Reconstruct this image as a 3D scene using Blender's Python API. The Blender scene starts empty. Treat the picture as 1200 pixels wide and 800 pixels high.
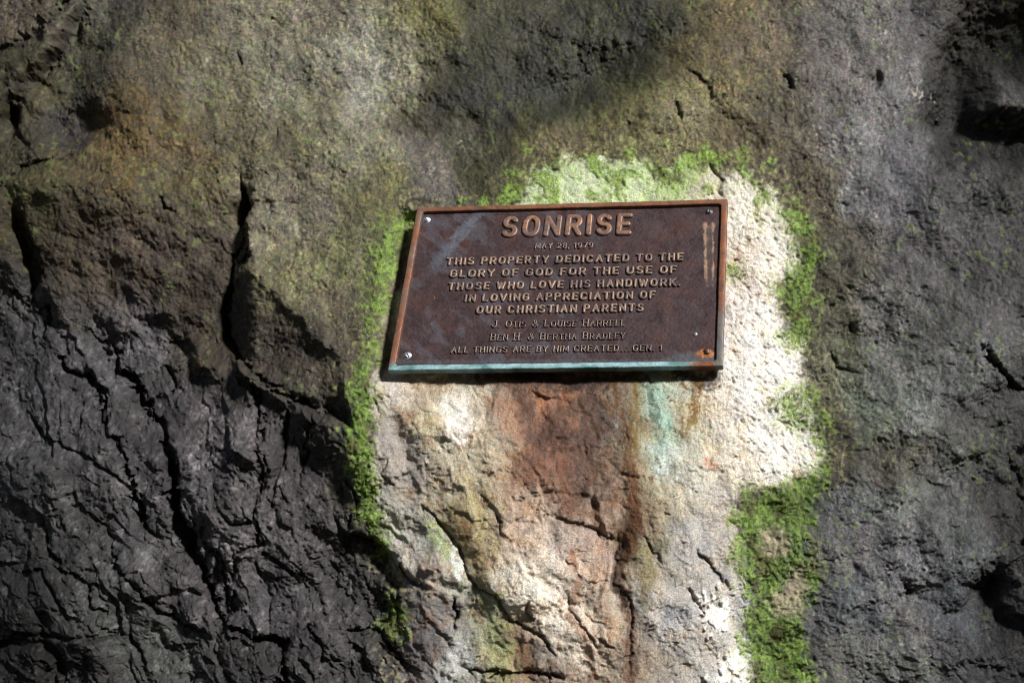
import bpy, math, random
import numpy as np
from mathutils import Vector, Matrix

# ------------------------------------------------------------------ camera, sky, sun
scene = bpy.context.scene
COL = scene.collection
PITCH = math.radians(30.0)
CAM = np.array([0.0, 0.0, 1.5])
RIGHT = np.array([1.0, 0.0, 0.0])
UP = np.array([0.0, -math.sin(PITCH), math.cos(PITCH)])
BACK = np.array([0.0, -math.cos(PITCH), -math.sin(PITCH)])
FOC = 2170.0                       # focal length in photo pixels (1200 wide)

cam_data = bpy.data.cameras.new('camera')
cam_data.sensor_width = 36.0
cam_data.lens = 36.0 * FOC / 1200.0
cam_data.clip_start = 0.05
cam_data.clip_end = 500.0
cam = bpy.data.objects.new('camera', cam_data)
COL.objects.link(cam)
cam.matrix_world = Matrix(((RIGHT[0], UP[0], BACK[0], CAM[0]),
                           (RIGHT[1], UP[1], BACK[1], CAM[1]),
                           (RIGHT[2], UP[2], BACK[2], CAM[2]),
                           (0, 0, 0, 1)))
scene.camera = cam

Lc = np.array([0.54, 0.78, 0.33]); Lc = Lc / np.linalg.norm(Lc)
Lw = Lc[0] * RIGHT + Lc[1] * UP + Lc[2] * BACK
world = bpy.data.worlds.new('World'); scene.world = world
world.use_nodes = True
wn = world.node_tree
sky = wn.nodes.new('ShaderNodeTexSky'); sky.sky_type = 'NISHITA'; sky.sun_disc = False
sky.sun_elevation = math.asin(Lw[2]); sky.sun_rotation = math.atan2(Lw[0], Lw[1])
bg = wn.nodes['Background']; bg.inputs['Strength'].default_value = 0.05
wn.links.new(sky.outputs[0], bg.inputs['Color'])
sd = bpy.data.lights.new('sun', 'SUN'); sd.energy = 5.0; sd.angle = math.radians(9.0)
sd.color = (1.0, 0.97, 0.93)
sun = bpy.data.objects.new('sun', sd); COL.objects.link(sun)
sun.rotation_euler = Vector(Lw).to_track_quat('Z', 'Y').to_euler()
scene.view_settings.view_transform = 'Standard'
scene.view_settings.look = 'None'
scene.view_settings.gamma = 1.0
scene.view_settings.exposure = 0.2
scene.render.engine = 'CYCLES'
scene.cycles.filter_width = 1.0

# ------------------------------------------------------------------ helpers
F32 = np.float32
def lin(c):
    c = np.asarray(c, dtype=np.float64) / 255.0
    return np.where(c <= 0.04045, c / 12.92, ((c + 0.055) / 1.055) ** 2.4)

def sstep(a, b, x):
    t = np.clip((x - a) / (b - a), 0, 1)
    return t * t * (3 - 2 * t)

def gnoise(x, y, seed=0):
    rs = np.random.RandomState(seed + 11)
    ang = rs.rand(256, 256).astype(F32) * (2 * np.pi)
    gx, gy = np.cos(ang), np.sin(ang)
    xi = np.floor(x).astype(np.int32); yi = np.floor(y).astype(np.int32)
    xf = (x - xi).astype(F32); yf = (y - yi).astype(F32)
    u = xf * xf * xf * (xf * (xf * 6 - 15) + 10); v = yf * yf * yf * (yf * (yf * 6 - 15) + 10)
    x0 = xi & 255; x1 = (xi + 1) & 255; y0 = yi & 255; y1 = (yi + 1) & 255
    def d(a, b, fx, fy): return gx[a, b] * fx + gy[a, b] * fy
    n0 = d(x0, y0, xf, yf); n0 += u * (d(x1, y0, xf - 1, yf) - n0)
    n1 = d(x0, y1, xf, yf - 1); n1 += u * (d(x1, y1, xf - 1, yf - 1) - n1)
    return (n0 + v * (n1 - n0)) * 1.5

def fbm(x, y, scale, octs, seed=0, gain=0.5, ridged=False):
    s = np.zeros_like(x, dtype=F32); a = 1.0; f = 1.0 / scale; tot = 0
    for o in range(octs):
        th = 0.6 + 1.1 * o + 0.37 * (seed % 7); ct, st = math.cos(th), math.sin(th)
        n = gnoise((x * ct - y * st) * f + 17.3 * o, (x * st + y * ct) * f + 9.7 * o, seed + o)
        if ridged: n = 1 - 2 * np.abs(n)
        s += a * n; tot += a * a; a *= gain; f *= 2.03
    return s / math.sqrt(tot)

def voronoi(x, y, cell, seed, jit=0.95):
    """nearest jittered-grid point: F1, F2 distance, offset vector, random id"""
    rs = np.random.RandomState(seed)
    jx = rs.rand(128, 128).astype(F32); jy = rs.rand(128, 128).astype(F32); rid = rs.rand(128, 128, 3).astype(F32)
    X = x / cell; Y = y / cell
    xi = np.floor(X).astype(np.int32); yi = np.floor(Y).astype(np.int32)
    f1 = np.full(x.shape, 9e9, F32); f2 = f1.copy(); ox = np.zeros_like(f1); oy = ox.copy(); ii = np.zeros(x.shape, np.int32)
    for dx in (-1, 0, 1):
        for dy in (-1, 0, 1):
            a = (xi + dx) & 127; b = (yi + dy) & 127
            px = xi + dx + 0.5 + (jx[a, b] - 0.5) * jit - X
            py = yi + dy + 0.5 + (jy[a, b] - 0.5) * jit - Y
            d = px * px + py * py
            m = d < f1
            f2 = np.where(m, f1, np.minimum(f2, d))
            ox = np.where(m, px, ox); oy = np.where(m, py, oy); ii = np.where(m, a * 128 + b, ii)
            f1 = np.where(m, d, f1)
    return np.sqrt(f1), np.sqrt(f2), ox, oy, rid.reshape(-1, 3)[ii]

def seg_dist(X, Y, pts, pad):
    """distance to polyline, only near it; returns (slices, dist, t along)"""
    pts = np.array(pts, float)
    x0, x1 = pts[:, 0].min() - pad, pts[:, 0].max() + pad
    y0, y1 = pts[:, 1].min() - pad, pts[:, 1].max() + pad
    ix = np.nonzero((XS >= x0) & (XS <= x1))[0]; iy = np.nonzero((YS >= y0) & (YS <= y1))[0]
    if len(ix) == 0 or len(iy) == 0: return None
    sl = (slice(iy[0], iy[-1] + 1), slice(ix[0], ix[-1] + 1))
    x = X[sl]; y = Y[sl]
    best = np.full(x.shape, 1e9, F32); side = np.zeros(x.shape, F32); tt = np.zeros(x.shape, F32)
    n = len(pts) - 1
    for i in range(n):
        ax, ay = pts[i]; bx, by = pts[i + 1]
        vx, vy = bx - ax, by - ay; L2 = vx * vx + vy * vy + 1e-9
        t = np.clip(((x - ax) * vx + (y - ay) * vy) / L2, 0, 1)
        dx = x - ax - t * vx; dy = y - ay - t * vy
        d = dx * dx + dy * dy
        m = d < best
        best = np.where(m, d, best)
        side = np.where(m, np.sign(vx * (y - ay) - vy * (x - ax)), side)
        tt = np.where(m, (i + t) / n, tt)
    return sl, np.sqrt(best), side, tt

def poly_sd(X, Y, pts):
    """signed distance (positive inside) to a polygon"""
    pts = np.array(pts, float); n = len(pts)
    best = np.full(X.shape, 1e18, F32); inside = np.zeros(X.shape, bool)
    for i in range(n):
        ax, ay = pts[i]; bx, by = pts[(i + 1) % n]
        vx, vy = bx - ax, by - ay
        t = np.clip(((X - ax) * vx + (Y - ay) * vy) / (vx * vx + vy * vy + 1e-9), 0, 1)
        d = (X - ax - t * vx) ** 2 + (Y - ay - t * vy) ** 2
        best = np.minimum(best, d)
        if ay != by:
            c = ((ay > Y) != (by > Y)) & (X < (bx - ax) * (Y - ay) / (by - ay) + ax)
            inside ^= c
    d = np.sqrt(best)
    return np.where(inside, d, -d)

def mesh_np(name, co, faces, mat=None, parent=None, color=None, smooth=True, extra=None):
    me = bpy.data.meshes.new(name)
    nv = len(co); nf, k = faces.shape
    me.vertices.add(nv); me.vertices.foreach_set('co', np.ascontiguousarray(co, dtype=F32).ravel())
    me.loops.add(nf * k); me.polygons.add(nf)
    me.polygons.foreach_set('loop_start', np.arange(0, nf * k, k, dtype=np.int32))
    me.loops.foreach_set('vertex_index', np.ascontiguousarray(faces, dtype=np.int32).ravel())
    if smooth: me.polygons.foreach_set('use_smooth', np.ones(nf, bool))
    me.update(calc_edges=True)
    if color is not None:
        ca = me.color_attributes.new('tint', 'FLOAT_COLOR', 'POINT')
        rgba = np.ones((nv, 4), F32); rgba[:, :color.shape[1]] = color
        ca.data.foreach_set('color', rgba.ravel())
    if extra:
        for nm, arr in extra.items():
            at = me.attributes.new(nm, 'FLOAT', 'POINT'); at.data.foreach_set('value', np.ascontiguousarray(arr, F32))
    me.validate()
    if mat: me.materials.append(mat)
    ob = bpy.data.objects.new(name, me); COL.objects.link(ob)
    if parent: ob.parent = parent
    return ob

# ------------------------------------------------------------------ plaque pose (fitted once to its four front corners)
PW = 0.60
img = np.array([(486, 243), (850, 233), (850, 428.5), (457, 433.5)], float)
xi = (img - np.array([600, 400.])) / FOC; xi[:, 1] *= -1
def fit(hh):
    obj = np.array([[-PW / 2, hh / 2], [PW / 2, hh / 2], [PW / 2, -hh / 2], [-PW / 2, -hh / 2]])
    A = []
    for (X, Y), (u, v) in zip(obj, xi):
        A.append([X, Y, 1, 0, 0, 0, -u * X, -u * Y, -u]); A.append([0, 0, 0, X, Y, 1, -v * X, -v * Y, -v])
    return np.linalg.svd(np.array(A))[2][-1].reshape(3, 3)
H = fit(0.4)
PH = 0.4 * np.linalg.norm(H[:, 1]) / np.linalg.norm(H[:, 0])
H = fit(PH)
s = 1 / np.linalg.norm(H[:, 0]); H = H * s
if H[2, 2] < 0: H = -H
# camera frame with z forward positive here -> convert to z back
e1 = H[:, 0] * np.array([1, 1, -1]); e2 = H[:, 1] * np.array([1, 1, -1]); o0 = H[:, 2] * np.array([1, 1, -1])
e1 /= np.linalg.norm(e1); e2 -= e1 * (e1 @ e2); e2 /= np.linalg.norm(e2); e3 = np.cross(e1, e2)
def c2w(v): v = np.asarray(v); return v[..., 0:1] * RIGHT + v[..., 1:2] * UP + v[..., 2:3] * BACK
W1, W2, W3 = c2w(e1), c2w(e2), c2w(e3)
WO = c2w(o0) + CAM
PLM = Matrix(((W1[0], W2[0], W3[0], WO[0]), (W1[1], W2[1], W3[1], WO[1]), (W1[2], W2[2], W3[2], WO[2]), (0, 0, 0, 1)))
print('plaque', PW, PH, 'dist', -o0[2], 'normal world', W3, 'origin', WO, 'L in plaque', Lw @ W1, Lw @ W2, Lw @ W3)
def on_plane(px, py, off):
    """points (camera frame) where the line of sight meets the plaque's plane moved back by off"""
    d = np.stack([(px - 600) / FOC, -(py - 400) / FOC, -np.ones_like(px)], -1)
    q = o0 - e3 * off
    t = (q @ e3) / (d @ e3)
    return d * t[..., None]
def to_plaque(px, py, off=0.0):
    p = on_plane(np.array([float(px)]), np.array([float(py)]), off)[0] - o0
    return float(p @ e1), float(p @ e2)
MPP = -o0[2] / FOC                 # metres per photo pixel at the plaque

# ------------------------------------------------------------------ rock sheet: coordinates
def axis(a, b, m0, m1, fine):
    inner = np.arange(a, b + fine, fine)
    def outer(dist):
        r = []; x = 0; st = fine
        while x < dist: st = min(st * 1.05, 10.0); x += st; r.append(x)
        return np.array(r)
    lo = a - outer(m0)[::-1]; hi = inner[-1] + outer(m1)
    return np.concatenate([lo, inner, hi])
XS = axis(-30, 1230, 1000, 1000, 1.15)
YS = axis(-25, 825, 900, 1100, 1.15)
X, Y = np.meshgrid(XS, YS); X = X.astype(F32); Y = Y.astype(F32)
NY, NX = X.shape
print('grid', NX, NY)
# warped coordinates for natural outlines
wx = fbm(X, Y, 60, 4, 101) ; wy = fbm(X, Y, 60, 4, 131)
sx = fbm(X, Y, 14, 3, 151) ; sy = fbm(X, Y, 14, 3, 171)
X1 = X + 8 * wx + 2.6 * sx; Y1 = Y + 8 * wy + 2.6 * sy           # moderate
X2 = X + 3.5 * wx + 1.8 * sx; Y2 = Y + 3.5 * wy + 1.8 * sy           # slight
h = np.zeros_like(X)

BIG = 4000
def plateau(pts, height, soft, warp=2):
    global h
    xx, yy = (X1, Y1) if warp == 2 else (X2, Y2)
    sdv = poly_sd(xx, yy, pts)
    m = sstep(-soft, soft, sdv)
    h += (height * m).astype(F32)
    return m

# region outlines (photo pixels, traced along the fissures)
SLAB = [(-BIG, -BIG), (130, -BIG), (112, -10), (88, 22), (67, 71), (40, 100), (15, 118), (4, 135), (-60, 150), (-BIG, 150)]
LEDGE = [(-BIG, 240), (-60, 240), (0, 224), (22, 196), (56, 193), (86, 181), (130, 196), (200, 190), (262, 208), (283, 215), (290, 235), (284, 262),
         (288, 300), (266, 330), (256, 365), (258, 395), (275, 420), (273, 432), (240, 440), (215, 430), (190, 372), (160, 372),
         (125, 390), (95, 378), (70, 392), (40, 350), (0, 310), (-60, 300), (-BIG, 300)]
FRACT = [(-BIG, 300), (-60, 300), (0, 310), (40, 350), (70, 392), (95, 378), (125, 390), (160, 372), (190, 372), (215, 430), (240, 440),
         (273, 432), (300, 444), (340, 468), (375, 486), (398, 510), (402, 560), (400, 630), (433, 643), (460, 660), (477, 680),
         (470, 720), (466, 750), (440, 756), (467, 782), (485, 810), (500, 900), (520, BIG), (-BIG, BIG)]
KNOB = [(1225, 628), (1200, 640), (1177, 655), (1170, 675), (1163, 700), (1180, 716), (1230, 730), (1300, 700), (1300, 640)]
LOBE = [(283, 212), (290, 300), (300, 330), (345, 375), (380, 430), (398, 480), (420, 480), (520, 440), (520, 180), (400, 120), (300, 170)]

# broad shape of the outcrop
def blob(cx, cy, rx, ry, amp, ang=0.0, p=2.0, warp=True):
    global h
    a = math.radians(ang); xx, yy = (X1, Y1) if warp else (X, Y)
    u = ((xx - cx) * math.cos(a) + (yy - cy) * math.sin(a)) / rx
    v = (-(xx - cx) * math.sin(a) + (yy - cy) * math.cos(a)) / ry
    h += (amp * np.exp(-(u * u + v * v) ** (p / 2))).astype(F32)

near = np.exp(-(np.maximum(np.abs(X - 655) - 215, 0) / 60) ** 2 - (np.maximum(np.abs(Y - 335) - 110, 0) / 50) ** 2)
damp = 1 - 0.93 * near
h += 26 * fbm(X, Y, 330, 2, 1) * damp
h += 12 * fbm(X, Y, 120, 3, 5) * damp

mslab = plateau(SLAB, 14, 5)
h -= (24 * sstep(-6, 5, poly_sd(X2, Y2, LEDGE)) * sstep(120, 285, X + 6 * wx) ** 1.6 * sstep(196, 250, Y - 0.25 * (X - 200)) * (1 - .6 * sstep(380, 440, Y))).astype(F32)
mfract = plateau(FRACT, -16, 10)
plateau(LOBE, 9, 14)
plateau(KNOB, 20, 5)
# top left: ridge between grooves, hollow under it
blob(42, 72, 13, 70, 16, 38)
blob(90, 148, 42, 34, -46, 15)
blob(98, 62, 26, 60, -18, 38)
blob(8, 145, 12, 26, -26, 0)
blob(60, 215, 42, 14, 13, 0)
blob(150, 225, 70, 22, 9, 5)
# left of the big notch the ledge falls back
blob(284, 238, 10, 24, -30, 6)
blob(300, 395, 42, 20, -10, 40)
blob(20, 285, 10, 44, -48)
# the ledge rolls over at its crest and falls back below it
lm = 1 - np.where(Y < 440, sstep(255, 300, X + 4 * wx), sstep(255 - (Y - 440) * .3, 300 + (Y - 440) * 1.6, X + 8 * wx))
crest = 232 + 10 * wy + 0.05 * X
h += (lm * (10 * np.exp(-((Y - crest) / 26) ** 2) - 62 * sstep(0, 175, Y - crest))).astype(F32)
h += (22 * sstep(380, 560, Y) * (1 - sstep(250, 460, X1))).astype(F32)
h += (16 * np.exp(-((X1 - 40) / 60) ** 2 - ((Y1 - 520) / 90) ** 2) + 14 * np.exp(-((X1 - 262) / 34) ** 2 - ((Y1 - 570) / 70) ** 2) + 14 * np.exp(-((X1 - 150) / 60) ** 2 - ((Y1 - 650) / 60) ** 2)).astype(F32)
# lower flank of the lobe turns down and left
LSH = [(280, 312), (300, 326), (350, 376), (398, 425), (410, 500), (372, 484), (300, 444), (250, 398), (258, 340)]
dl = np.clip((X2 - 296) * -.66 + (Y2 - 322) * .75 + 5, 0, 80)
h -= (.40 * dl * sstep(-6, 6, poly_sd(X2, Y2, LSH))).astype(F32)
# upper middle: shaded hollow under the brow
blob(560, 75, 120, 30, -12, -10)
blob(690, 88, 100, 26, -38, -22)
blob(640, 30, 120, 26, 9, -20)
blob(560, 150, 26, 28, -9)
blob(470, 60, 90, 90, 10)
# right: cavity in the corner with a lit lump inside
blob(1134, 100, 30, 72, -80, 12)
blob(1190, 158, 85, 28, -80, 3)
blob(1205, 50, 50, 50, -50, 0)
blob(1200, 60, 60, 60, -16, 0)
blob(1182, 118, 26, 24, 14, 0)
blob(1025, 97, 5, 14, -12, 0, 3)
blob(992, 238, 5, 4, -6)
blob(1196, 568, 16, 34, -14, -12)
blob(1170, 715, 30, 44, -18, 0)
blob(1150, 690, 18, 34, -14, 35)
blob(1110, 545, 90, 26, -12, 8)
blob(1110, 330, 60, 60, -10)
blob(1060, 200, 70, 90, 8)
blob(1060, 600, 90, 120, 8)
# pale runoff channel under the plaque
blob(640, 560, 50, 90, -7, 0)
blob(690, 560, 20, 60, -7, 8)
blob(540, 650, 18, 40, -12, -25)
blob(600, 690, 40, 60, 9, -15)
blob(680, 660, 36, 55, 7, -15)
blob(724, 650, 9, 60, -10, 0)
blob(750, 640, 14, 60, 6, -6)
blob(465, 505, 11, 22, -9, -30)
blob(480, 545, 8, 26, -9, 0)
blob(525, 500, 22, 14, 7, -20)
blob(490, 640, 15, 30, -6, -25)
blob(505, 665, 14, 30, 7, -40)
blob(515, 735, 22, 34, 9)
blob(480, 420, 20, 30, -5)
# gap between rock and plate on its left side
gap = sstep(0, 1, 1 - np.abs(X2 - (474 - 0.155 * (Y - 300))) / 26) * sstep(238, 262, Y) * (1 - sstep(436, 452, Y))
h -= (24 * gap).astype(F32)
h -= (6 * np.exp(-((Y2 - 441) / 9) ** 2) * sstep(455, 480, X) * (1 - sstep(825, 850, X))).astype(F32)

# layered beds, knobs and grain
rough = 1 - 0.5 * near
pale_rough = 1.0
PALE = [(605, 212), (648, 186), (700, 176), (745, 180), (790, 186), (830, 184), (872, 194), (908, 218), (928, 255), (938, 300), (926, 330),
        (908, 348), (922, 378), (938, 398), (944, 450), (956, 490), (966, 530), (952, 556), (905, 572), (872, 572), (866, 610), (872, 650),
        (880, 700), (870, 735), (884, 770), (882, 820), (884, 1100), (600, 1300), (480, 1000), (462, 815), (468, 760), (482, 705), (446, 655), (440, 600),
        (436, 520), (436, 470), (444, 420), (452, 380), (462, 330), (474, 290), (486, 245), (560, 300), (600, 300)]
ptop = 1 - sstep(225, 262, Y)
pale_sd = poly_sd(X1, Y1, PALE) + (6.5 + 5 * ptop) * fbm(X, Y, 10, 4, 201, .7) + 7 * ptop * fbm(X, Y, 26, 3, 203) - 9 * ptop
pale_sd = pale_sd + 3.5 * fbm(X, Y, 4, 2, 205)
pale_sd = pale_sd + 5 * (sstep(.6, 1.2, fbm(X, Y, 13, 3, 207)) - sstep(.6, 1.2, fbm(X, Y, 15, 3, 209))) * 2.0
pale = sstep(-8, 8, pale_sd)
fr = mfract
# fractured rock: tilted facets, elongated down to the right
ca, sa = math.cos(math.radians(62)), math.sin(math.radians(62))
U = X1 * ca + Y1 * sa; V = -X1 * sa + Y1 * ca
def facets(cell, stretch, amp, seed, mask):
    global h
    f1, f2, ox, oy, rid = voronoi(U / stretch, V, cell, seed)
    t = (rid[..., 0] - 0.5) * ox * 2.4 + (rid[..., 1] - 0.5) * oy * 2.4 + (rid[..., 2] - 0.5) * 0.5
    edge = sstep(0.0, 0.12, f2 - f1)
    h += (amp * (t * edge - 0.10 * (1 - edge)) * mask).astype(F32)
h += 8 * fbm(U / 1.7, V, 52, 4, 29) * fr + 15 * fbm(U / 1.9, V, 95, 2, 27) * fr
facets(58, 2.0, 12, 31, fr)
facets(25, 1.7, 4.8, 33, fr)
facets(5.5, 1.2, 1.3, 38, fr)
facets(12, 1.4, 3.4, 35, fr * (0.4 + 0.6 * sstep(-.2, .4, fbm(X, Y, 90, 2, 37))))
palerough = pale * sstep(430, 470, Y) * (1 - sstep(730, 770, X))
h += 5.5 * fbm(X1, Y1, 46, 4, 46, .55) * palerough
facets(80, 1.5, 6.5, 41, palerough)
facets(34, 1.5, 2.4, 45, palerough)
facets(14, 1.5, 1.2, 43, palerough * sstep(-.1, .4, fbm(X, Y, 70, 2, 44)))
other = (1 - fr) * (1 - palerough)
facets(7, 1.2, 1.5, 48, other)
lumps = fbm(X, Y, 30, 2, 51)
sm = .45 + .55 * sstep(-.5, .6, fbm(X, Y, 70, 3, 53))
h += 4.6 * lumps * other * (0.6 + 0.4 * damp)
h += (9 * fbm(X, Y, 62, 2, 54) * sstep(940, 1010, X)).astype(F32)
rough = rough * sm
h += 2.1 * (1 - .45 * pale) * fbm(X, Y, 12, 2, 55) * rough * (1 - 0.4 * palerough)
h += 1.0 * fbm(X + 3 * sx, Y + 3 * sy, 6.0, 2, 59, ridged=True) * rough * (1 - 0.45 * palerough)
pit = fbm(X, Y, 4.2, 2, 63)
h += 1.0 * pit * (0.35 + .65 * rough) * (1 - .45 * pale)
spk = fbm(X, Y, 4.4, 3, 641, .75)
spm = sstep(-.5, .9, fbm(X, Y, 60, 3, 645))
holes = sstep(.95, 1.25, spk) * (.35 + .65 * spm)
h -= 2.2 * holes
grain_hi = sstep(.95, 1.25, -spk) * (.3 + .7 * spm)
h += 1.1 * grain_hi
# pits in the bleached rock right of the plate (small slanted scoops)
pr = pale * sstep(845, 860, X) * (1 - sstep(560, 620, Y))
pu = X * 0.8 + Y * 0.6; pv = -X * 0.6 + Y * 0.8
pits = sstep(0.22, 0.55, fbm(pu / 2.0, pv, 5.0, 2, 65))
h -= (1.9 * pits * pr).astype(F32)
# flaking crust at the foot of the bleached patch
cm = np.maximum(np.exp(-((X1 - 835) / 24) ** 2 - ((Y1 - 715) / 32) ** 2), np.exp(-((X1 - 858) / 30) ** 2 - ((Y1 - 785) / 26) ** 2))
f1, f2, ox, oy, rid = voronoi(X1, Y1, 7.5, 67)
crust = sstep(0.40, 0.6, cm + 0.35 * fbm(X, Y, 9, 2, 69)) * sstep(0.35, 0.45, rid[..., 0])
h += (4.0 * crust * (1 - f1 * f1)).astype(F32)

# fissures: (points, half width, depth, step)   step>0 lifts the side to the right of travel
CR = [
 ([(110, -20), (86, 10), (45, 40), (-10, 70)], 6, 12, 6), ([(104, 8), (82, 48), (67, 71), (38, 98), (12, 120), (2, 140)], 9, 24, 8), ([(6, 128), (18, 152), (38, 174)], 5, 14, 0),
 ([(0, 222), (22, 197), (56, 194), (86, 181)], 2.8, 12, 0), ([(28, 262), (33, 300), (32, 318), (18, 352)], 3.5, 13, 0),
 ([(283, 214), (290, 234), (286, 256), (287, 300), (284, 315)], 4.0, 20, 0), ([(284, 262), (268, 300), (261, 345), (255, 370), (259, 398), (277, 420), (300, 440), (322, 456), (370, 481), (396, 492)], 3.6, 17, 0),
 ([(189, 232), (192, 240), (206, 246)], 3.0, 10, 0), ([(37, 354), (42, 380), (33, 396)], 3, 12, 0), ([(0, 335), (12, 350), (38, 362)], 3, 9, 0),
 ([(58, 394), (62, 414), (55, 427), (83, 440), (100, 457), (107, 484), (110, 505), (130, 520), (135, 545), (153, 590), (163, 616), (176, 636)], 3.6, 17, 0),
 ([(100, 397), (120, 414), (123, 434), (147, 447), (153, 474), (173, 500), (192, 527), (197, 583), (207, 626), (212, 655), (233, 693), (247, 726), (258, 745), (287, 757), (330, 764), (327, 800), (330, 860)], 5.2, 27, 0),
 ([(190, 540), (198, 583), (209, 628), (216, 652)], 9, 24, 0),
 ([(170, 424), (187, 447), (190, 474)], 2.6, 10, 0), ([(273, 430), (287, 447), (300, 454), (303, 480), (298, 530), (303, 560)], 2.8, 12, 0),
 ([(333, 470), (333, 500), (328, 535), (313, 596)], 2.4, 10, 0), ([(330, 472), (350, 468), (360, 474), (365, 500), (357, 530), (352, 560)], 2.8, 11, 0),
 ([(13, 484), (33, 514), (67, 527), (100, 543), (127, 563), (157, 593)], 2.5, 10, 0), ([(83, 474), (82, 507)], 2, 7, 0),
 ([(233, 643), (253, 666), (260, 706), (257, 742)], 3.2, 15, 0), ([(117, 630), (120, 666), (147, 686), (167, 720), (193, 736), (227, 750)], 3, 12, 0),
 ([(33, 606), (47, 650), (70, 670), (100, 690), (97, 720), (110, 733)], 2.6, 11, 0), ([(293, 600), (297, 643), (270, 666), (267, 690)], 2.6, 11, 0),
 ([(243, 566), (250, 600), (267, 620), (290, 616), (303, 560)], 2.4, 9, 0), ([(300, 653), (320, 663), (340, 680)], 2.2, 9, 0),
 ([(10, 676), (37, 673), (50, 693), (70, 733)], 2.4, 9, 0), ([(0, 752), (60, 756), (133, 757)], 2.4, 9, 0), ([(-30, 770), (0, 762), (33, 764), (50, 782), (54, 815)], 9, 22, 0),
 ([(133, 757), (150, 778), (157, 800)], 3, 11, 0), ([(353, 740), (373, 766), (370, 790)], 2.4, 9, 0),
 ([(400, 630), (433, 643), (460, 660), (477, 680), (500, 693)], 2.6, 12, 0), ([(400, 750), (440, 756), (467, 782), (490, 800)], 2.8, 12, 0),
 ([(400, 566), (415, 590), (402, 625)], 3, 10, 0),
 ([(456, 540), (454, 548), (447, 557), (462, 569)], 1.3, 5, 0), ([(490, 593), (513, 610), (527, 633), (537, 646), (550, 680), (560, 693), (580, 697), (593, 720), (600, 733)], 2.4, 8, 0),
 ([(600, 730), (633, 746), (653, 773)], 2.2, 7, 0), ([(653, 610), (680, 613), (700, 622), (720, 636)], 2.2, 11, 0),
 ([(723, 626), (723, 660), (720, 686), (737, 700), (738, 733), (738, 790)], 1.6, 5, 0), ([(580, 600), (587, 623)], 1.8, 6, 0),
 ([(600, 579), (604, 585), (613, 585)], 1.4, 5, 0), ([(531, 704), (534, 723), (530, 746)], 2.0, 11, 0), ([(545, 793), (587, 797), (640, 794), (660, 800)], 2.6, 14, 0),
 ([(620, 703), (620, 720), (627, 731)], 1.5, 6, 0), ([(667, 700), (667, 716), (687, 740), (700, 758)], 1.4, 5, 0), ([(700, 748), (718, 759)], 1.3, 5, 0),
 ([(817, 642), (828, 658), (844, 672), (853, 685)], 2.4, 9, 0), ([(807, 687), (812, 701), (821, 710), (824, 721)], 2.4, 9, 0),
 ([(756, 625), (765, 647), (776, 660)], 1.5, 5, 0), ([(917, 86), (922, 93), (931, 105)], 2.3, 9, 0), ([(790, 122), (797, 143)], 2.2, 8, 0),
 ([(803, 83), (828, 98), (833, 117)], 2.2, 6, 0), ([(830, 188), (839, 202), (846, 212), (842, 220), (847, 229)], 2.2, 7, 0),
 ([(1145, 402), (1158, 424), (1180, 446), (1215, 468)], 3.2, 13, 0), ([(975, 408), (985, 430), (1010, 440)], 2, 6, 0), ([(1000, 380), (1003, 392)], 1.8, 6, 0),
 ([(1060, 680), (1070, 695)], 2.2, 6, 0), ([(1080, 560), (1110, 572)], 2.5, 6, 0), ([(575, 588), (560, 575)], 1.5, 3, 0),
 ([(1110, 160), (1150, 178), (1210, 176)], 6, 14, 0), ([(1160, 705), (1176, 664), (1210, 640)], 8, 15, 0), ([(1180, 540), (1194, 570), (1197, 600)], 4, 10, 0),
 ([(297, 148), (293, 168)], 1.3, 4, 0), ([(323, 148), (322, 160)], 1.3, 4, 0), ([(281, 60), (284, 78)], 1.3, 4, 0),
 ([(440, 470), (447, 490)], 1.2, 3, 0), ([(810, 450), (833, 458), (845, 452)], 1.6, 4, 0),
]
_, _, _, _, jr = voronoi(X + 3 * sx, Y + 3 * sy, 13, 91)
_, _, _, _, jr2 = voronoi(X + 1.5 * sx, Y + 1.5 * sy, 5.5, 93)
XJ = (X + 7 * wx + (jr[..., 0] - .5) * 7 + (jr2[..., 0] - .5) * 3).astype(F32); YJ = (Y + 7 * wy + (jr[..., 1] - .5) * 7 + (jr2[..., 1] - .5) * 3).astype(F32)
XK = (X + 3 * wx + (jr[..., 0] - .5) * 3.5 + (jr2[..., 0] - .5) * 2).astype(F32); YK = (Y + 3 * wy + (jr[..., 1] - .5) * 3.5 + (jr2[..., 1] - .5) * 2).astype(F32)
wmod = 1 + 0.55 * fbm(X, Y, 22, 2, 81)
for pts, w, dep, st in CR:
    r = seg_dist(XJ if w > 2.5 else XK, YJ if w > 2.5 else YK, pts, w * 10 + 40)
    if r is None: continue
    sl, d, side, tt = r
    taper = np.clip(np.minimum(tt, 1 - tt) * 6 + 0.35, 0, 1)
    wl = w * np.clip(wmod[sl], 0.35, 1.8) * (0.55 + 0.45 * taper) * 0.8
    if st == 0: st = -0.42 * dep if (pts[-1][1] - pts[0][1]) > 0.6 * abs(pts[-1][0] - pts[0][0]) else 0.3 * dep
    ramp = 9 + 3.2 * w
    h[sl] += st * taper * side * np.tanh(d / (0.8 * wl)) * np.exp(-(d / ramp)) * .5
    h[sl] -= dep * taper * (0.62 * np.exp(-(d / wl) ** 2) + 0.22 * np.exp(-(d / (wl * 3.0)) ** 2))
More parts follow.
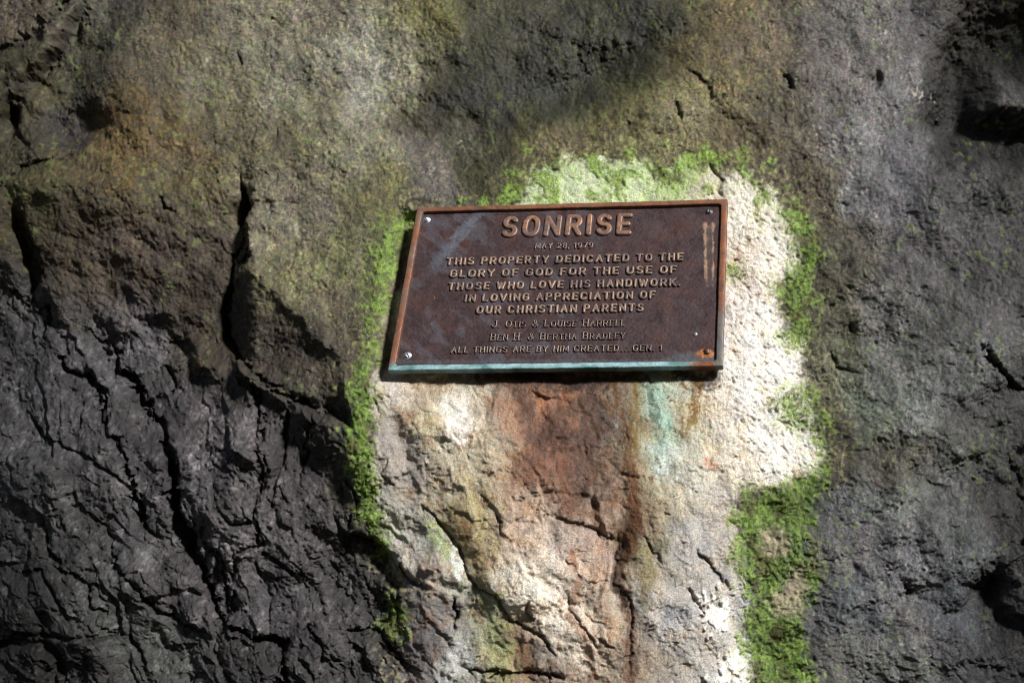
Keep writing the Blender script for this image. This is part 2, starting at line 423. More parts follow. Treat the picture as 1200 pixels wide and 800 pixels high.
# fine random cracks over the fractured rock and right side
crk = np.abs(fbm(U / 1.8, V, 26, 3, 85))
h -= (1.3 * (1 - sstep(0.0, 0.06, crk)) * fr * sstep(0, 0.4, fbm(X, Y, 80, 2, 87) + 0.15)).astype(F32)
crk2 = np.abs(fbm(X * 0.8 + Y * 0.35, Y * .8 - X * .35, 48, 4, 88))
h -= (2.2 * (1 - sstep(0.0, 0.03, crk2)) * (1 - fr) * sstep(0, 0.4, fbm(X, Y, 110, 2, 89)) * rough).astype(F32)

# keep rock behind the plate
inpl = poly_sd(X, Y, [(486, 243), (850, 233), (850, 438), (457, 443)])
cap = 1.0 + 60 * sstep(0, -1, (inpl + 0) / 30)
h = np.where(inpl > -30, np.minimum(h, np.where(inpl > -2, 3.0, 3.0 + (-inpl - 2) * 0.9)), h)

P = on_plane(X.astype(np.float64), Y.astype(np.float64), 0.022)
P[..., 2] += h * MPP
PWORLD = c2w(P) + CAM
print('rock z range', PWORLD[..., 2].min(), PWORLD[..., 2].max())

# ------------------------------------------------------------------ rock sheet: mineral and lichen colours, some shade included
OUT = """20 20 105 92 80;60 20 85 75 60;30 90 85 80 55;90 15 95 92 80;150 20 60 55 45;200 40 95 85 65;280 30 115 108 90;350 30 120 112 95;100 70 60 56 42;160 80 85 76 58
230 90 110 104 85;330 90 120 116 98;430 70 152 148 134;420 120 157 152 138;480 60 138 134 110;520 30 110 105 60;440 180 130 126 105;360 140 120 115 90;280 150 100 92 70;200 160 95 80 50
150 160 100 80 45;80 150 55 50 48;60 210 85 80 50;130 210 90 75 45;210 210 85 75 50;90 260 70 60 40;150 280 85 72 60;200 280 75 62 50;240 300 60 48 35;240 360 60 50 35
220 420 65 55 38;260 440 65 55 42;330 200 105 98 75;320 250 125 118 100;370 240 130 120 105;350 300 120 115 85;330 330 115 110 80;400 300 115 112 80;420 250 115 112 82;440 230 110 105 70
380 370 110 100 80;300 390 60 52 38;350 400 60 50 40;390 430 90 80 65;395 500 60 55 45;410 560 70 65 45;380 500 55 50 40
20 400 80 78 80;40 450 85 82 86;20 520 90 90 92;80 520 85 82 84;150 400 95 90 95;130 440 75 72 76;200 450 60 55 60;170 540 55 50 55;230 560 85 80 85;270 530 95 88 90
250 500 90 82 85;330 510 65 58 62;340 560 70 62 66;60 600 85 85 86;120 600 80 78 80;30 680 60 58 58;90 730 80 82 78;160 660 85 82 84;150 740 85 90 84;200 700 80 72 76
180 780 85 88 82;260 600 95 90 92;250 650 90 84 86;340 650 90 85 86;320 720 75 70 74;380 640 60 55 56;380 740 60 55 58;420 700 65 60 58;430 780 60 55 56;300 780 50 45 46;40 780 45 41 41
560 20 85 80 72;620 20 75 68 60;680 30 60 55 40;740 20 55 52 25;780 30 60 56 28;560 60 70 66 45;620 80 60 55 40;700 70 55 52 25;560 110 55 50 30;640 110 50 50 22
690 110 60 56 28;600 130 50 48 25;520 130 62 56 38;540 170 100 92 88;500 200 105 98 92;570 200 70 66 35;640 160 100 90 60;700 140 95 88 55;750 120 105 98 65;770 160 125 118 80
720 170 115 112 70;610 180 85 78 45;800 60 85 76 45;840 30 100 88 62;800 130 130 122 90;850 100 105 95 65;850 150 100 90 60;900 50 105 95 75;900 120 90 85 70;890 180 95 85 62;940 200 75 66 50
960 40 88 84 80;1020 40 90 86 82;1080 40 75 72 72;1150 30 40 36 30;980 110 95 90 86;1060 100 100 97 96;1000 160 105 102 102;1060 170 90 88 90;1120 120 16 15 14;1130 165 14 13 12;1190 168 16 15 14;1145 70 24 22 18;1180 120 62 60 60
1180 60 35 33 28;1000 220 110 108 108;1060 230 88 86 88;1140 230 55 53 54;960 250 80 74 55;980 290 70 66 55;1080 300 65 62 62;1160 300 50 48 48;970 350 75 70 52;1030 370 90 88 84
1100 370 65 64 62;1170 380 70 68 68;980 410 85 85 66;1050 420 95 94 90;1120 440 80 80 78;1180 470 55 54 54;970 470 95 95 72;1010 480 90 95 82;1070 480 95 97 94;1150 500 60 59 57
980 530 65 60 48;1050 530 70 66 56;1120 540 70 70 64;980 590 85 86 86;1040 590 95 98 94;1120 590 80 80 78;1190 590 45 43 43;990 650 95 92 92;1060 650 90 89 90;1130 640 80 82 82
1000 720 80 82 84;1060 730 90 88 86;1120 720 70 72 76;1180 720 42 41 41;1000 780 85 84 80;1060 780 85 84 82;1130 780 60 60 62;1190 690 55 53 53"""  # edge falloff, cavity and ledge-flank shade are part of these colours
INN = """455 450 200 185 175;500 460 190 165 130;560 455 200 190 170;530 490 235 225 215;500 500 180 165 125;470 520 160 146 138;480 560 152 140 132;540 540 195 180 150;580 520 190 170 140;620 470 160 112 82
650 480 150 95 65;600 440 110 85 65;640 520 130 85 65;690 500 98 76 62;720 500 110 95 90;745 500 120 95 45;760 500 170 165 140;775 480 165 195 180;775 530 190 205 200;810 490 195 178 145
840 470 225 210 195;880 450 245 235 228;920 450 240 232 225;900 520 235 228 220;850 540 215 200 180;800 560 200 195 180;840 600 205 190 180;800 640 185 180 182;780 720 185 180 185;830 760 195 185 178
860 780 240 235 225;870 720 215 210 210;740 760 150 130 110;700 760 195 165 135;660 740 238 222 202;620 690 240 226 208;640 670 232 214 192;680 770 226 206 184;648 705 240 226 208;590 680 215 200 185;680 680 200 170 145;700 640 180 150 135;660 640 190 165 150
640 600 190 155 130;600 600 185 150 125;560 600 178 162 122;540 640 138 116 76;555 660 160 140 98;510 640 165 170 150;480 640 170 160 155;460 620 165 165 150;500 670 170 150 140;540 670 200 205 195
560 720 165 165 135;580 760 150 152 112;530 720 120 110 110;530 780 170 170 170;490 760 100 90 92;500 720 110 105 105;560 700 155 155 140;610 770 150 110 80;640 770 130 115 105;660 790 150 125 105
650 560 145 105 78;690 560 126 92 70;720 560 150 115 95;740 560 110 75 35;760 560 170 160 125;740 620 110 75 40;760 640 150 140 105;625 640 195 165 145;720 590 165 130 110
660 210 190 205 150;700 200 205 215 175;740 205 200 215 160;790 200 170 190 110;840 210 200 190 165;870 225 225 215 200;880 260 230 220 205;870 300 215 195 175;900 300 235 225 215;865 340 225 205 195
890 380 235 225 220;870 400 235 225 220;465 300 140 100 85;450 360 210 200 170;445 420 190 175 165;630 545 130 80 55;670 470 135 90 62;600 480 170 130 100"""
def parse(t):
    a = np.array([[float(v) for v in p.split()] for p in t.replace('\n', ';').split(';')])
    return a[:, :2], lin(a[:, 2:])
def shepard(txt, xx, yy, k=6, reg=14.0):
    pts, col = parse(txt); col = np.log(col)
    # coarse evaluation then sampled bilinearly at the warped coordinates
    gx = np.arange(-60, 1270, 6.0); gy = np.arange(-60, 870, 6.0)
    GX, GY = np.meshgrid(gx, gy)
    num = np.zeros(GX.shape + (3,)); den = np.zeros(GX.shape)
    for (a, b), c in zip(pts, col):
        w = 1.0 / ((GX - a) ** 2 + (GY - b) ** 2 + reg ** 2) ** 2.2
        num += w[..., None] * c; den += w
    g = (num / den[..., None]).astype(F32)
    fx = np.clip((xx + 60) / 6.0, 0, len(gx) - 1.001); fy = np.clip((yy + 60) / 6.0, 0, len(gy) - 1.001)
    ix = fx.astype(int); iy = fy.astype(int); u = (fx - ix)[..., None]; v = (fy - iy)[..., None]
    return np.exp((g[iy, ix] * (1 - u) + g[iy, ix + 1] * u) * (1 - v) + (g[iy + 1, ix] * (1 - u) + g[iy + 1, ix + 1] * u) * v)
wax = X + 26 * fbm(X, Y, 70, 4, 211); way = Y + 26 * fbm(X, Y, 70, 4, 223)
wbx = X + 15 * fbm(X, Y, 40, 5, 231, .6); wby = Y + 20 * fbm(X, Y, 40, 5, 243, .6)
CO = shepard(OUT, wax, way)
CI = shepard(INN, wbx, wby)
def mixc(C, col, m):
    col = np.asarray(col, F32)
    return C + (col - C) * m[..., None]
CO = CO * (1 + np.stack([-.05 * np.ones_like(X), .0 * X, .03 * np.ones_like(X)], -1) * (1 - sstep(700, 900, X))[..., None])
n4 = fbm(X, Y, 5, 2, 301); n10 = fbm(X, Y, 11, 3, 305); n25 = fbm(X, Y, 26, 3, 311); n60 = fbm(X, Y, 60, 3, 315); n2 = fbm(X, Y, 2.6, 1, 319)
# mossy / lichen flecks outside
mossy = sstep(-.35, .25, n25) * (1 - fr) * (1 - 0.75 * sstep(930, 1010, X1 + 20 * n60))
rgt = sstep(930, 1000, X1)
CO = CO * (1 + rgt[..., None] * (np.array([1.30, 1.37, 1.42]) - 1))
CO = 0.72 * CO * np.exp(0.22 * n60 + .26 * n25 + 0.40 * n10 + (0.50 * n4 + 0.45 * n2) * (.5 + .7 * sm))[..., None]
CO = mixc(CO, CO * np.array([1.5, 1.52, 1.5]), .7 * sstep(.3, 1.3, fbm(X, Y, 34, 5, 671, .65)) * (.35 + .65 * rgt))
CO = mixc(CO, CO * np.array([.50, .47, .40]), .7 * sstep(.4, 1.3, fbm(X, Y, 42, 5, 673, .65)) * (1 - fr))
for k in range(3): CO[..., k] *= np.exp(.16 * fbm(X, Y, 4.5, 2, 390 + 7 * k))
CO = mixc(CO, CO * np.array([.97, 1.0, 0.70]), 0.7 * mossy * sstep(-.2, .35, n10 + 0.5 * n4))
CO = mixc(CO, CO * np.array([1.06, 0.94, 1.02]) * 1.12, sstep(.05, .5, fbm(X, Y, 17, 3, 331)) * 0.8)
fleck = sstep(.32, .55, fbm(X, Y, 7, 3, 341)) * (0.35 + 0.65 * sstep(0, .4, n60))
CO = mixc(CO, np.minimum(CO * 2.3 + 0.02, 0.5), 0.55 * fleck)
gfl = sstep(.30, .5, fbm(X, Y, 9, 3, 351)) * sstep(.0, .35, fbm(X, Y, 75, 2, 355)) * (1 - fr)
CO = mixc(CO, lin([120, 140, 70]), 0.35 * gfl)
yfl = sstep(.34, .55, fbm(X, Y, 8, 3, 361)) * np.exp(-((X - 170) / 110) ** 2 - ((Y - 175) / 80) ** 2)
CO = mixc(CO, lin([140, 116, 48]), 0.35 * yfl)
# brow above the plaque darkened toward olive inside its own soft outline
BROW_DARK = [(532, 8), (545, 40), (512, 80), (498, 135), (520, 190), (560, 225), (590, 205), (610, 172), (645, 152), (700, 130), (745, 108), (775, 75), (800, 30), (800, -60), (540, -60)]
am = sstep(-7, 9, poly_sd(X1, Y1, BROW_DARK) + 10 * n10)
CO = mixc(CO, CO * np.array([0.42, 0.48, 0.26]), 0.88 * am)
# white lichen spots on the right and over the lobe
for (cx, cy, r0, s0) in [(1080, 108, 26, .9), (1100, 112, 12, .9), (1000, 232, 14, .8), (995, 222, 10, .8), (540, 165, 24, .5), (505, 205, 22, .5), (470, 190, 22, .35),
                         (365, 378, 9, .9), (340, 262, 22, .45), (385, 240, 22, .4), (1040, 595, 26, .3), (1065, 478, 30, .3), (445, 600, 6, .5), (820, 160, 16, .3),
                         (1010, 745, 9, .7), (1012, 155, 20, .3), (810, 140, 22, .35), (867, 91, 6, .9), (950, 130, 24, .3), (430, 105, 60, .25)]:
    m = np.exp(-((X1 - cx) ** 2 + (Y1 - cy) ** 2) / r0 ** 2)
    CO = mixc(CO, lin([178, 172, 165]), s0 * sstep(.62, 1.0, .62 * m + .42 * n4 + 0.30 * n10) * sstep(.1, .4, m))

gry = CO.mean(-1, keepdims=True)
CO = (CO + (gry * np.array([1.0, 1.0, 1.015]) * 1.12 - CO) * (0.35 * fr)[..., None]).astype(F32)
halo = sstep(-42, -2, pale_sd + 9 * n10 + 5 * n4 + 8 * n25) * sstep(-.3, .6, n4 + .7 * n10)
CO = mixc(CO, lin([142, 134, 98]) * np.exp(.4 * n4)[..., None], .65 * halo)
CO = (CO * (1 - fr[..., None] * (1 - np.array([.80, .78, .765]))) * np.exp((.34 * n25 + .30 * n10 + .22 * n60) * fr)[..., None]).astype(F32)
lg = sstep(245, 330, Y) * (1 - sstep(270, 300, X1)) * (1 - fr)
CO = mixc(CO, CO * np.array([.80, .74, .72]), lg)  # shade below the ledge crest put into the colour
fhi = sstep(.5, 1.3, n10 + .6 * n4 + .5 * n25) * fr
CO = mixc(CO, lin([128, 126, 124]), .45 * fhi)  # highlights of the fractured rock put into its colour
# inside: bleached stone with rust, verdigris and pits
CI = 1.06 * CI * np.array([.95, 1.0, .98]) * np.exp(0.14 * n25 + 0.20 * n10 + 0.15 * n4 + 0.17 * n2)[..., None]
for k in range(3): CI[..., k] *= np.exp(.10 * fbm(X, Y, 5, 2, 420 + 7 * k))
gri = CI.mean(-1, keepdims=True); CI = CI + (gri * np.array([1.05, 1.0, .93]) - CI) * 0.32
CI = mixc(CI, CI * np.array([1.0, .88, .72]), sstep(.1, .6, n25) * 0.55)
CI = mixc(CI, CI * np.array([.90, .93, 1.0]), sstep(.1, .6, -n25) * 0.5)
wh = sstep(.15, .5, n10 + .5 * n4) * sstep(840, 870, X1) * (1 - sstep(540, 600, Y))
CI = mixc(CI, lin([248, 238, 228]), 0.5 * wh)
CI = mixc(CI, CI * np.array([.80, .72, .64]), .7 * sstep(.2, 1.1, fbm(X, Y, 30, 5, 697, .65)) * (1 - .7 * sstep(600, 660, Y)))
crm = np.maximum(np.exp(-(((X1 - 650) - .35 * (Y1 - 700)) / 48) ** 4 - ((Y1 - 705) / 75) ** 4), .6 * np.exp(-((X1 - 780) / 40) ** 2 - ((Y1 - 690) / 80) ** 2))
CI = mixc(CI, CI * .45 + lin([244, 230, 214]) * .55, .75 * crm * sstep(-.7, .5, n25 + .4 * n10))
CI = CI * (1 - .22 * sstep(550, 620, Y1) * sstep(740, 790, X1))[..., None]
CI = mixc(CI, lin([250, 246, 238]), 0.85 * crust)
gsp = sstep(.35, 1.0, fbm(X, Y, 9, 4, 651, .7) + .5 * n25) * np.maximum(np.exp(-((X - 872) / 48) ** 2 - ((Y - 232) / 55) ** 2), np.maximum(.8 * np.exp(-((pale_sd - 8) / 14) ** 2) * (X > 800), np.exp(-((X - 740) / 120) ** 2 - ((Y - 205) / 26) ** 2)))
CI = mixc(CI, lin([96, 122, 48]) * np.exp(.3 * n4)[..., None], .8 * gsp)
tan = sstep(.2, 1.0, fbm(X, Y, 16, 4, 655, .65)) * sstep(790, 850, X)
CI = mixc(CI, lin([205, 178, 158]), .55 * tan)
vn = np.abs(fbm(X1 * .9 + Y1 * .25, Y1 * .55 - X1 * .3, 30, 5, 471, .6))
CI = mixc(CI, lin([128, 88, 58]), .65 * (1 - sstep(0, .22, vn)) * sstep(-.2, .5, n25) * palerough)
CI = mixc(CI, lin([120, 75, 60]), 0.7 * sstep(.28, .5, fbm(pu / 1.8, pv, 5.2, 2, 371)) * np.exp(-((X - 868) / 22) ** 2 - ((Y - 285) / 45) ** 2))
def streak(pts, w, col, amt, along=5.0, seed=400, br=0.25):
    """colour streak following a polyline, broken up lengthwise"""
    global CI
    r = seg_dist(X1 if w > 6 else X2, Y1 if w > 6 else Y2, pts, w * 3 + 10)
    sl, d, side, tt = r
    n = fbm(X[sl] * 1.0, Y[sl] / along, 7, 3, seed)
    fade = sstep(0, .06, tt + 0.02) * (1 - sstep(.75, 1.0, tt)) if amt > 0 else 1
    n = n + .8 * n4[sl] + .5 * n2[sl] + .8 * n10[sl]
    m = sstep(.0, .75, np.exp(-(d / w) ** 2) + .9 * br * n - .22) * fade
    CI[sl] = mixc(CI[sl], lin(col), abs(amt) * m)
streak([(640, 436), (640, 480), (650, 530), (660, 580)], 46, [140, 92, 66], 0.5, 2, 401, .8)
rz = sstep(.25, .75, np.exp(-((X1 + 14 * n25 - 648) / 68) ** 2 - ((Y1 + 16 * n25 - 480) / 80) ** 2) + .12 * n10)
rn = fbm(X1, Y1 / 1.4, 24, 5, 461, .65)
CI = mixc(CI, lin([80, 58, 46]), .8 * rz * sstep(-.3, .5, rn))
CI = mixc(CI, lin([172, 114, 74]), .7 * rz * sstep(.1, .8, -rn + .3 * n4) * (1 - sstep(480, 520, Y1)))
CI = mixc(CI, lin([66, 46, 40]), .75 * sstep(.3, .9, np.exp(-((X1 - 655) / 44) ** 2 - ((Y1 - 508) / 20) ** 2) + .3 * n10 + .2 * n4))
streak([(690, 436), (690, 480), (688, 540), (672, 600), (662, 622)], 20, [70, 48, 38], 0.75, 2, 403, .6)
streak([(570, 440), (625, 447), (700, 446), (745, 442)], 13, [48, 34, 28], -0.85, 1, 405, .5)  # dark rust with the shade under the plate put into its colour
streak([(664, 540), (662, 580), (664, 610)], 9, [108, 64, 42], 0.7, 2, 406, .6)
streak([(722, 440), (724, 480), (735, 530), (742, 580), (740, 640), (728, 690)], 8, [95, 58, 25], 0.85, 2, 407, .7)
streak([(746, 436), (746, 480), (744, 520), (742, 540)], 6, [112, 84, 20], 0.85, 3, 409, .6)
streak([(741, 560), (738, 620), (728, 660), (735, 710), (738, 760), (738, 830)], 8, [92, 52, 22], -0.8, 3, 410, .6)
streak([(724, 640), (724, 690), (735, 702)], 8, [45, 25, 18], -0.85, 2, 412, .4)
streak([(756, 640), (762, 670), (752, 700)], 9, [120, 112, 60], -0.6, 2, 413, .5)
streak([(766, 440), (770, 480), (778, 520), (776, 550)], 12, [160, 190, 172], 0.45, 2, 415, .7)
streak([(782, 480), (788, 510), (785, 530)], 8, [150, 205, 188], 0.42, 2, 417, .6)
streak([(758, 440), (765, 475), (772, 510)], 5, [55, 82, 62], 0.7, 2, 419, .7)
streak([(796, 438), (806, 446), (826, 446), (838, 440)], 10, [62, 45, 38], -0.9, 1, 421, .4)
streak([(806, 446), (812, 480), (806, 500), (808, 530)], 7, [120, 92, 25], 0.85, 3, 423, .7)
streak([(822, 446), (816, 470), (814, 490)], 5, [130, 90, 35], 0.8, 3, 425, .7)
streak([(826, 540), (836, 545)], 6, [205, 140, 105], -0.6, 1, 427, .4)
streak([(535, 600), (545, 640), (560, 680)], 16, [128, 100, 52], -0.6, 2, 429, .7)
streak([(548, 560), (560, 600), (578, 640)], 12, [186, 168, 112], -0.4, 2, 431, .7)
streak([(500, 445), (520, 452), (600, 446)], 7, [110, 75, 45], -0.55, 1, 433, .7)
streak([(670, 640), (676, 680), (668, 720), (690, 750), (694, 800)], 5, [150, 95, 60], -0.6, 3, 435, .7)
streak([(700, 640), (705, 700), (715, 760)], 10, [170, 130, 100], -0.35, 3, 437, .7)
streak([(600, 740), (612, 775), (625, 800)], 10, [112, 80, 56], -0.6, 2, 439, .6)
streak([(540, 470), (532, 495), (540, 510)], 10, [250, 246, 240], -0.5, 1, 441, .5)
streak([(540, 665), (536, 680), (530, 640)], 5, [238, 240, 236], -0.6, 1, 443, .5)
streak([(648, 640), (648, 690)], 3.5, [240, 232, 225], -0.55, 3, 445, .5)
streak([(440, 510), (438, 570), (462, 640)], 9, [205, 200, 195], -0.4, 2, 447, .5)
streak([(575, 700), (592, 760), (590, 800)], 16, [148, 156, 92], -0.45, 2, 449, .6)
streak([(505, 620), (525, 650)], 10, [165, 185, 110], -0.45, 2, 451, .6)
streak([(475, 260), (466, 310), (452, 380), (446, 425)], 7, [105, 66, 52], -0.6, 2, 453, .5)  # reddish stain with the plate's left-hand shadow put into its colour
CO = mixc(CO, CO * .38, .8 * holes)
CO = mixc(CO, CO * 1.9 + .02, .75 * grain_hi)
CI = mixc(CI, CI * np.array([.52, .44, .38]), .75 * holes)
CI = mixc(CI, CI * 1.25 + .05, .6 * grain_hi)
z1 = np.abs(fbm(X + .3 * Y, Y * .8 - .2 * X, 26, 5, 681, .6)); z2 = np.abs(fbm(X, Y * .75, 13, 4, 683, .6))
craze = np.maximum((1 - sstep(0, .07, z1)) * sstep(-.2, .6, n25), .8 * (1 - sstep(0, .09, z2)) * sstep(0, .9, n60))
CI = mixc(CI, CI * np.array([.50, .42, .34]), .6 * craze)
CO = mixc(CO, CO * .5, .5 * craze)
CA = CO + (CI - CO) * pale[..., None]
# crevice shade put into the colour along every open fissure
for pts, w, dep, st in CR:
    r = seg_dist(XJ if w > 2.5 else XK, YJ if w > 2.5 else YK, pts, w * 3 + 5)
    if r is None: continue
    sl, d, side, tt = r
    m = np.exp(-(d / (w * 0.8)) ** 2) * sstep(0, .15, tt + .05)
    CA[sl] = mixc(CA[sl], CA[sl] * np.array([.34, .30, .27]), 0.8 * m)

# ------------------------------------------------------------------ moss patches
MOSS = [
 ('strip', [(482, 246), (474, 290), (456, 330), (452, 362), (436, 392), (422, 380), (430, 335), (440, 290), (452, 256), (466, 246)],
  'narrow bright green moss strip along the left edge of the bronze plaque', 1.0),
 ('low', [(446, 396), (436, 440), (441, 475), (436, 520), (438, 565), (450, 630), (458, 668), (440, 655), (420, 610), (408, 560), (406, 500), (412, 450), (428, 405)],
  'long green moss streak running down below the plaque’s lower left corner', 1.0),
 ('topl', [(548, 236), (575, 218), (600, 200), (640, 186), (690, 190), (672, 208), (654, 214), (652, 236)],
  'patchy green moss on the rock above the plaque’s raised title', .8),
 ('topr', [(692, 196), (735, 186), (762, 196), (790, 184), (826, 174), (880, 190), (912, 222), (905, 236), (880, 214), (850, 200), (822, 206), (815, 226), (760, 232), (735, 214), (706, 232)],
  'yellow green moss fringe on the rock above the plaque’s upper right corner', .7),
 ('rtop', [(905, 244), (926, 238), (952, 256), (962, 300), (952, 345), (954, 395), (934, 408), (908, 394), (926, 378), (922, 356), (903, 338), (918, 324), (932, 302), (920, 270)],
  'vertical band of bright green moss right of the plaque between white and grey rock', 1.0),
 ('dash', [(848, 312), (862, 310), (876, 322), (866, 327), (848, 322)], 'tiny green moss tuft touching the plaque’s right edge', .9),
 ('rmid', [(902, 472), (925, 452), (950, 456), (966, 482), (978, 512), (962, 528), (944, 512), (922, 500)],
  'small green moss clump right of and lower than the plaque, edging the white rock', .95),
 ('col', [(872, 574), (905, 578), (938, 560), (968, 536), (972, 556), (958, 600), (952, 640), (966, 672), (950, 700), (938, 735), (952, 790), (950, 830), (886, 830), (868, 745), (878, 702), (861, 652), (860, 608)],
  'largest moss patch, a broad green column reaching the bottom edge of the view', 1.0),
 ('small', [(452, 706), (466, 708), (474, 735), (470, 752), (455, 764), (440, 752), (446, 730)],
  'small yellow green moss spot low on the dark rock left of the rust stain', .9),
]
HOLES = [[(893, 622), (918, 618), (930, 632), (922, 652), (905, 655), (892, 640)], [(898, 700), (915, 688), (930, 665), (942, 660), (948, 690), (935, 718), (910, 722)]]
holem = np.zeros_like(X)
for hp in HOLES: holem = np.maximum(holem, .8 * sstep(-9, 7, poly_sd(X2, Y2, hp) + 6 * n4 + 5 * n10))
CA = mixc(CA, lin([176, 162, 138]) * np.exp(0.4 * n4 + .3 * n10)[..., None], holem * 0.85)
mossmask = {}
greens = np.exp(0.35 * n10 + 0.35 * n4 + .25 * n2)
mosstot = np.zeros_like(X)
for key, poly, lab, dens in MOSS:
    sdm = poly_sd(X2, Y2, poly)
    nn = 5 * n10 + 4 * n4 + 6 * n25
    if dens < .85: nn = nn + 18 * n25 - 3
    m = sstep(-12, 14, sdm + 1.8 * nn - 1) * (1 - holem)
    soft = sstep(-16, 8, sdm + 12 * n10)
    mossmask[key] = m
    CA = mixc(CA, CA * np.array([.72, .86, .42]), 0.55 * soft * (1 - holem) * sstep(-.6, .5, n4 + n10))
    gcol = lin([112, 140, 58]) * (1 + .3 * n25)[..., None] * greens[..., None]
    gcol = gcol + (lin([84, 88, 42]) * greens[..., None] - gcol) * sstep(.1, .5, fbm(X, Y, 30, 3, 381))[..., None]
    CA = mixc(CA, gcol, 0.85 * m * sstep(-1.1, .1, n4 + .6 * n2))
    mosstot = np.maximum(mosstot, m)
mf1, _, _, _, mr_ = voronoi(X2, Y2, 8.5, 91)
PWORLD = PWORLD + BACK * (MPP * sstep(.25, .8, mosstot) * (.5 + 1.5 * np.clip(1 - mf1 * mf1 * 1.6, 0, 1) * (.3 + .7 * mr_[..., 0]) + .8 * n4))[..., None]
CA = mixc(CA, lin([96, 80, 42]) * np.exp(.3 * n2)[..., None], .75 * sstep(.7, 1.2, fbm(X, Y, 8, 3, 693)) * mosstot)
CA = np.clip(CA * 1.0, 0.006, 0.86)

# ------------------------------------------------------------------ materials
def new_mat(name):
    m = bpy.data.materials.new(name); m.use_nodes = True
    nt = m.node_tree; b = nt.nodes['Principled BSDF']
    return m, nt, b
def nnode(nt, t, **kw):
    n = nt.nodes.new(t)
    for k, v in kw.items():
        if k in n.inputs: n.inputs[k].default_value = v
        else: setattr(n, k, v)
    return n
def tinted(name, rough0, rough1, bump, scales, cvar, metallic=0.0, spec=0.5):
    m, nt, b = new_mat(name); L = nt.links.new
    at = nnode(nt, 'ShaderNodeAttribute', attribute_name='tint')
    tc = nnode(nt, 'ShaderNodeTexCoord')
    n1 = nnode(nt, 'ShaderNodeTexNoise', Scale=scales[0], Detail=6.0, Roughness=0.65)
    n2_ = nnode(nt, 'ShaderNodeTexNoise', Scale=scales[1], Detail=4.0, Roughness=0.7)
    L(tc.outputs['Object'], n1.inputs['Vector']); L(tc.outputs['Object'], n2_.inputs['Vector'])
    mr = nnode(nt, 'ShaderNodeMapRange'); mr.inputs['From Min'].default_value = .3; mr.inputs['From Max'].default_value = .7
    mr.inputs['To Min'].default_value = 1 - cvar; mr.inputs['To Max'].default_value = 1 + cvar
    L(n2_.outputs['Fac'], mr.inputs['Value'])
    mr.inputs['From Min'].default_value = .36; mr.inputs['From Max'].default_value = .66
    vm = nnode(nt, 'ShaderNodeVectorMath', operation='SCALE')
    L(at.outputs['Color'], vm.inputs[0]); L(mr.outputs[0], vm.inputs['Scale'])
    L(vm.outputs[0], b.inputs['Base Color'])
    rr = nnode(nt, 'ShaderNodeMapRange'); rr.inputs['From Min'].default_value = .35; rr.inputs['From Max'].default_value = .65
    rr.inputs['To Min'].default_value = rough0; rr.inputs['To Max'].default_value = rough1
    L(n1.outputs['Fac'], rr.inputs['Value']); L(rr.outputs[0], b.inputs['Roughness'])
    b1 = nnode(nt, 'ShaderNodeBump', Strength=bump, Distance=0.004); b2 = nnode(nt, 'ShaderNodeBump', Strength=bump, Distance=0.0015)
    L(n1.outputs['Fac'], b1.inputs['Height']); L(n2_.outputs['Fac'], b2.inputs['Height'])
    L(b1.outputs[0], b2.inputs['Normal']); L(b2.outputs[0], b.inputs['Normal'])
    b.inputs['Metallic'].default_value = metallic
    b.inputs['Specular IOR Level'].default_value = spec
    return m
rock_mat = tinted('rock', 0.45, 0.9, 0.85, (130.0, 380.0), 0.36, 0.0, 0.5)
moss_mat = tinted('moss', 0.8, 0.95, 0.2, (90.0, 500.0), 0.25, 0.0, 0.2)

# ------------------------------------------------------------------ rock objects
idx = np.arange(NX * NY, dtype=np.int32).reshape(NY, NX)
Q = np.stack([idx[1:, :-1], idx[1:, 1:], idx[:-1, 1:], idx[:-1, :-1]], -1)
cxm = X1[:-1, :-1]; cym = Y1[:-1, :-1]
reg = np.zeros(cxm.shape, np.int32)
for i, pl in enumerate((SLAB, LEDGE, FRACT, KNOB)):
    reg[poly_sd(cxm, cym, pl) > 0] = i + 1
flatco = PWORLD.reshape(-1, 3); flatcol = CA.reshape(-1, 3)
def rock_piece(name, k, parent=None):
    f = Q[reg == k]
    u, inv = np.unique(f, return_inverse=True)
    return mesh_np(name, flatco[u], inv.reshape(f.shape), rock_mat, parent, flatcol[u])
rock = rock_piece('rock_face', 0); rock['kind'] = 'structure'
rock['label'] = 'weathered grey rock face with moss, rust stains and a bleached patch round the plaque'
for nm, k, lb in (('corner_slab', 1, 'brown slab in the upper left corner behind a diagonal groove'),
                  ('rock_ledge', 2, 'brown mossy ledge left of the black notch'),
                  ('fractured_rock', 3, 'dark grey rock split by diagonal black fissures'),
                  ('rock_knob', 4, 'dark knob at the right edge')):
    o = rock_piece(nm, k, rock); o['label'] = lb

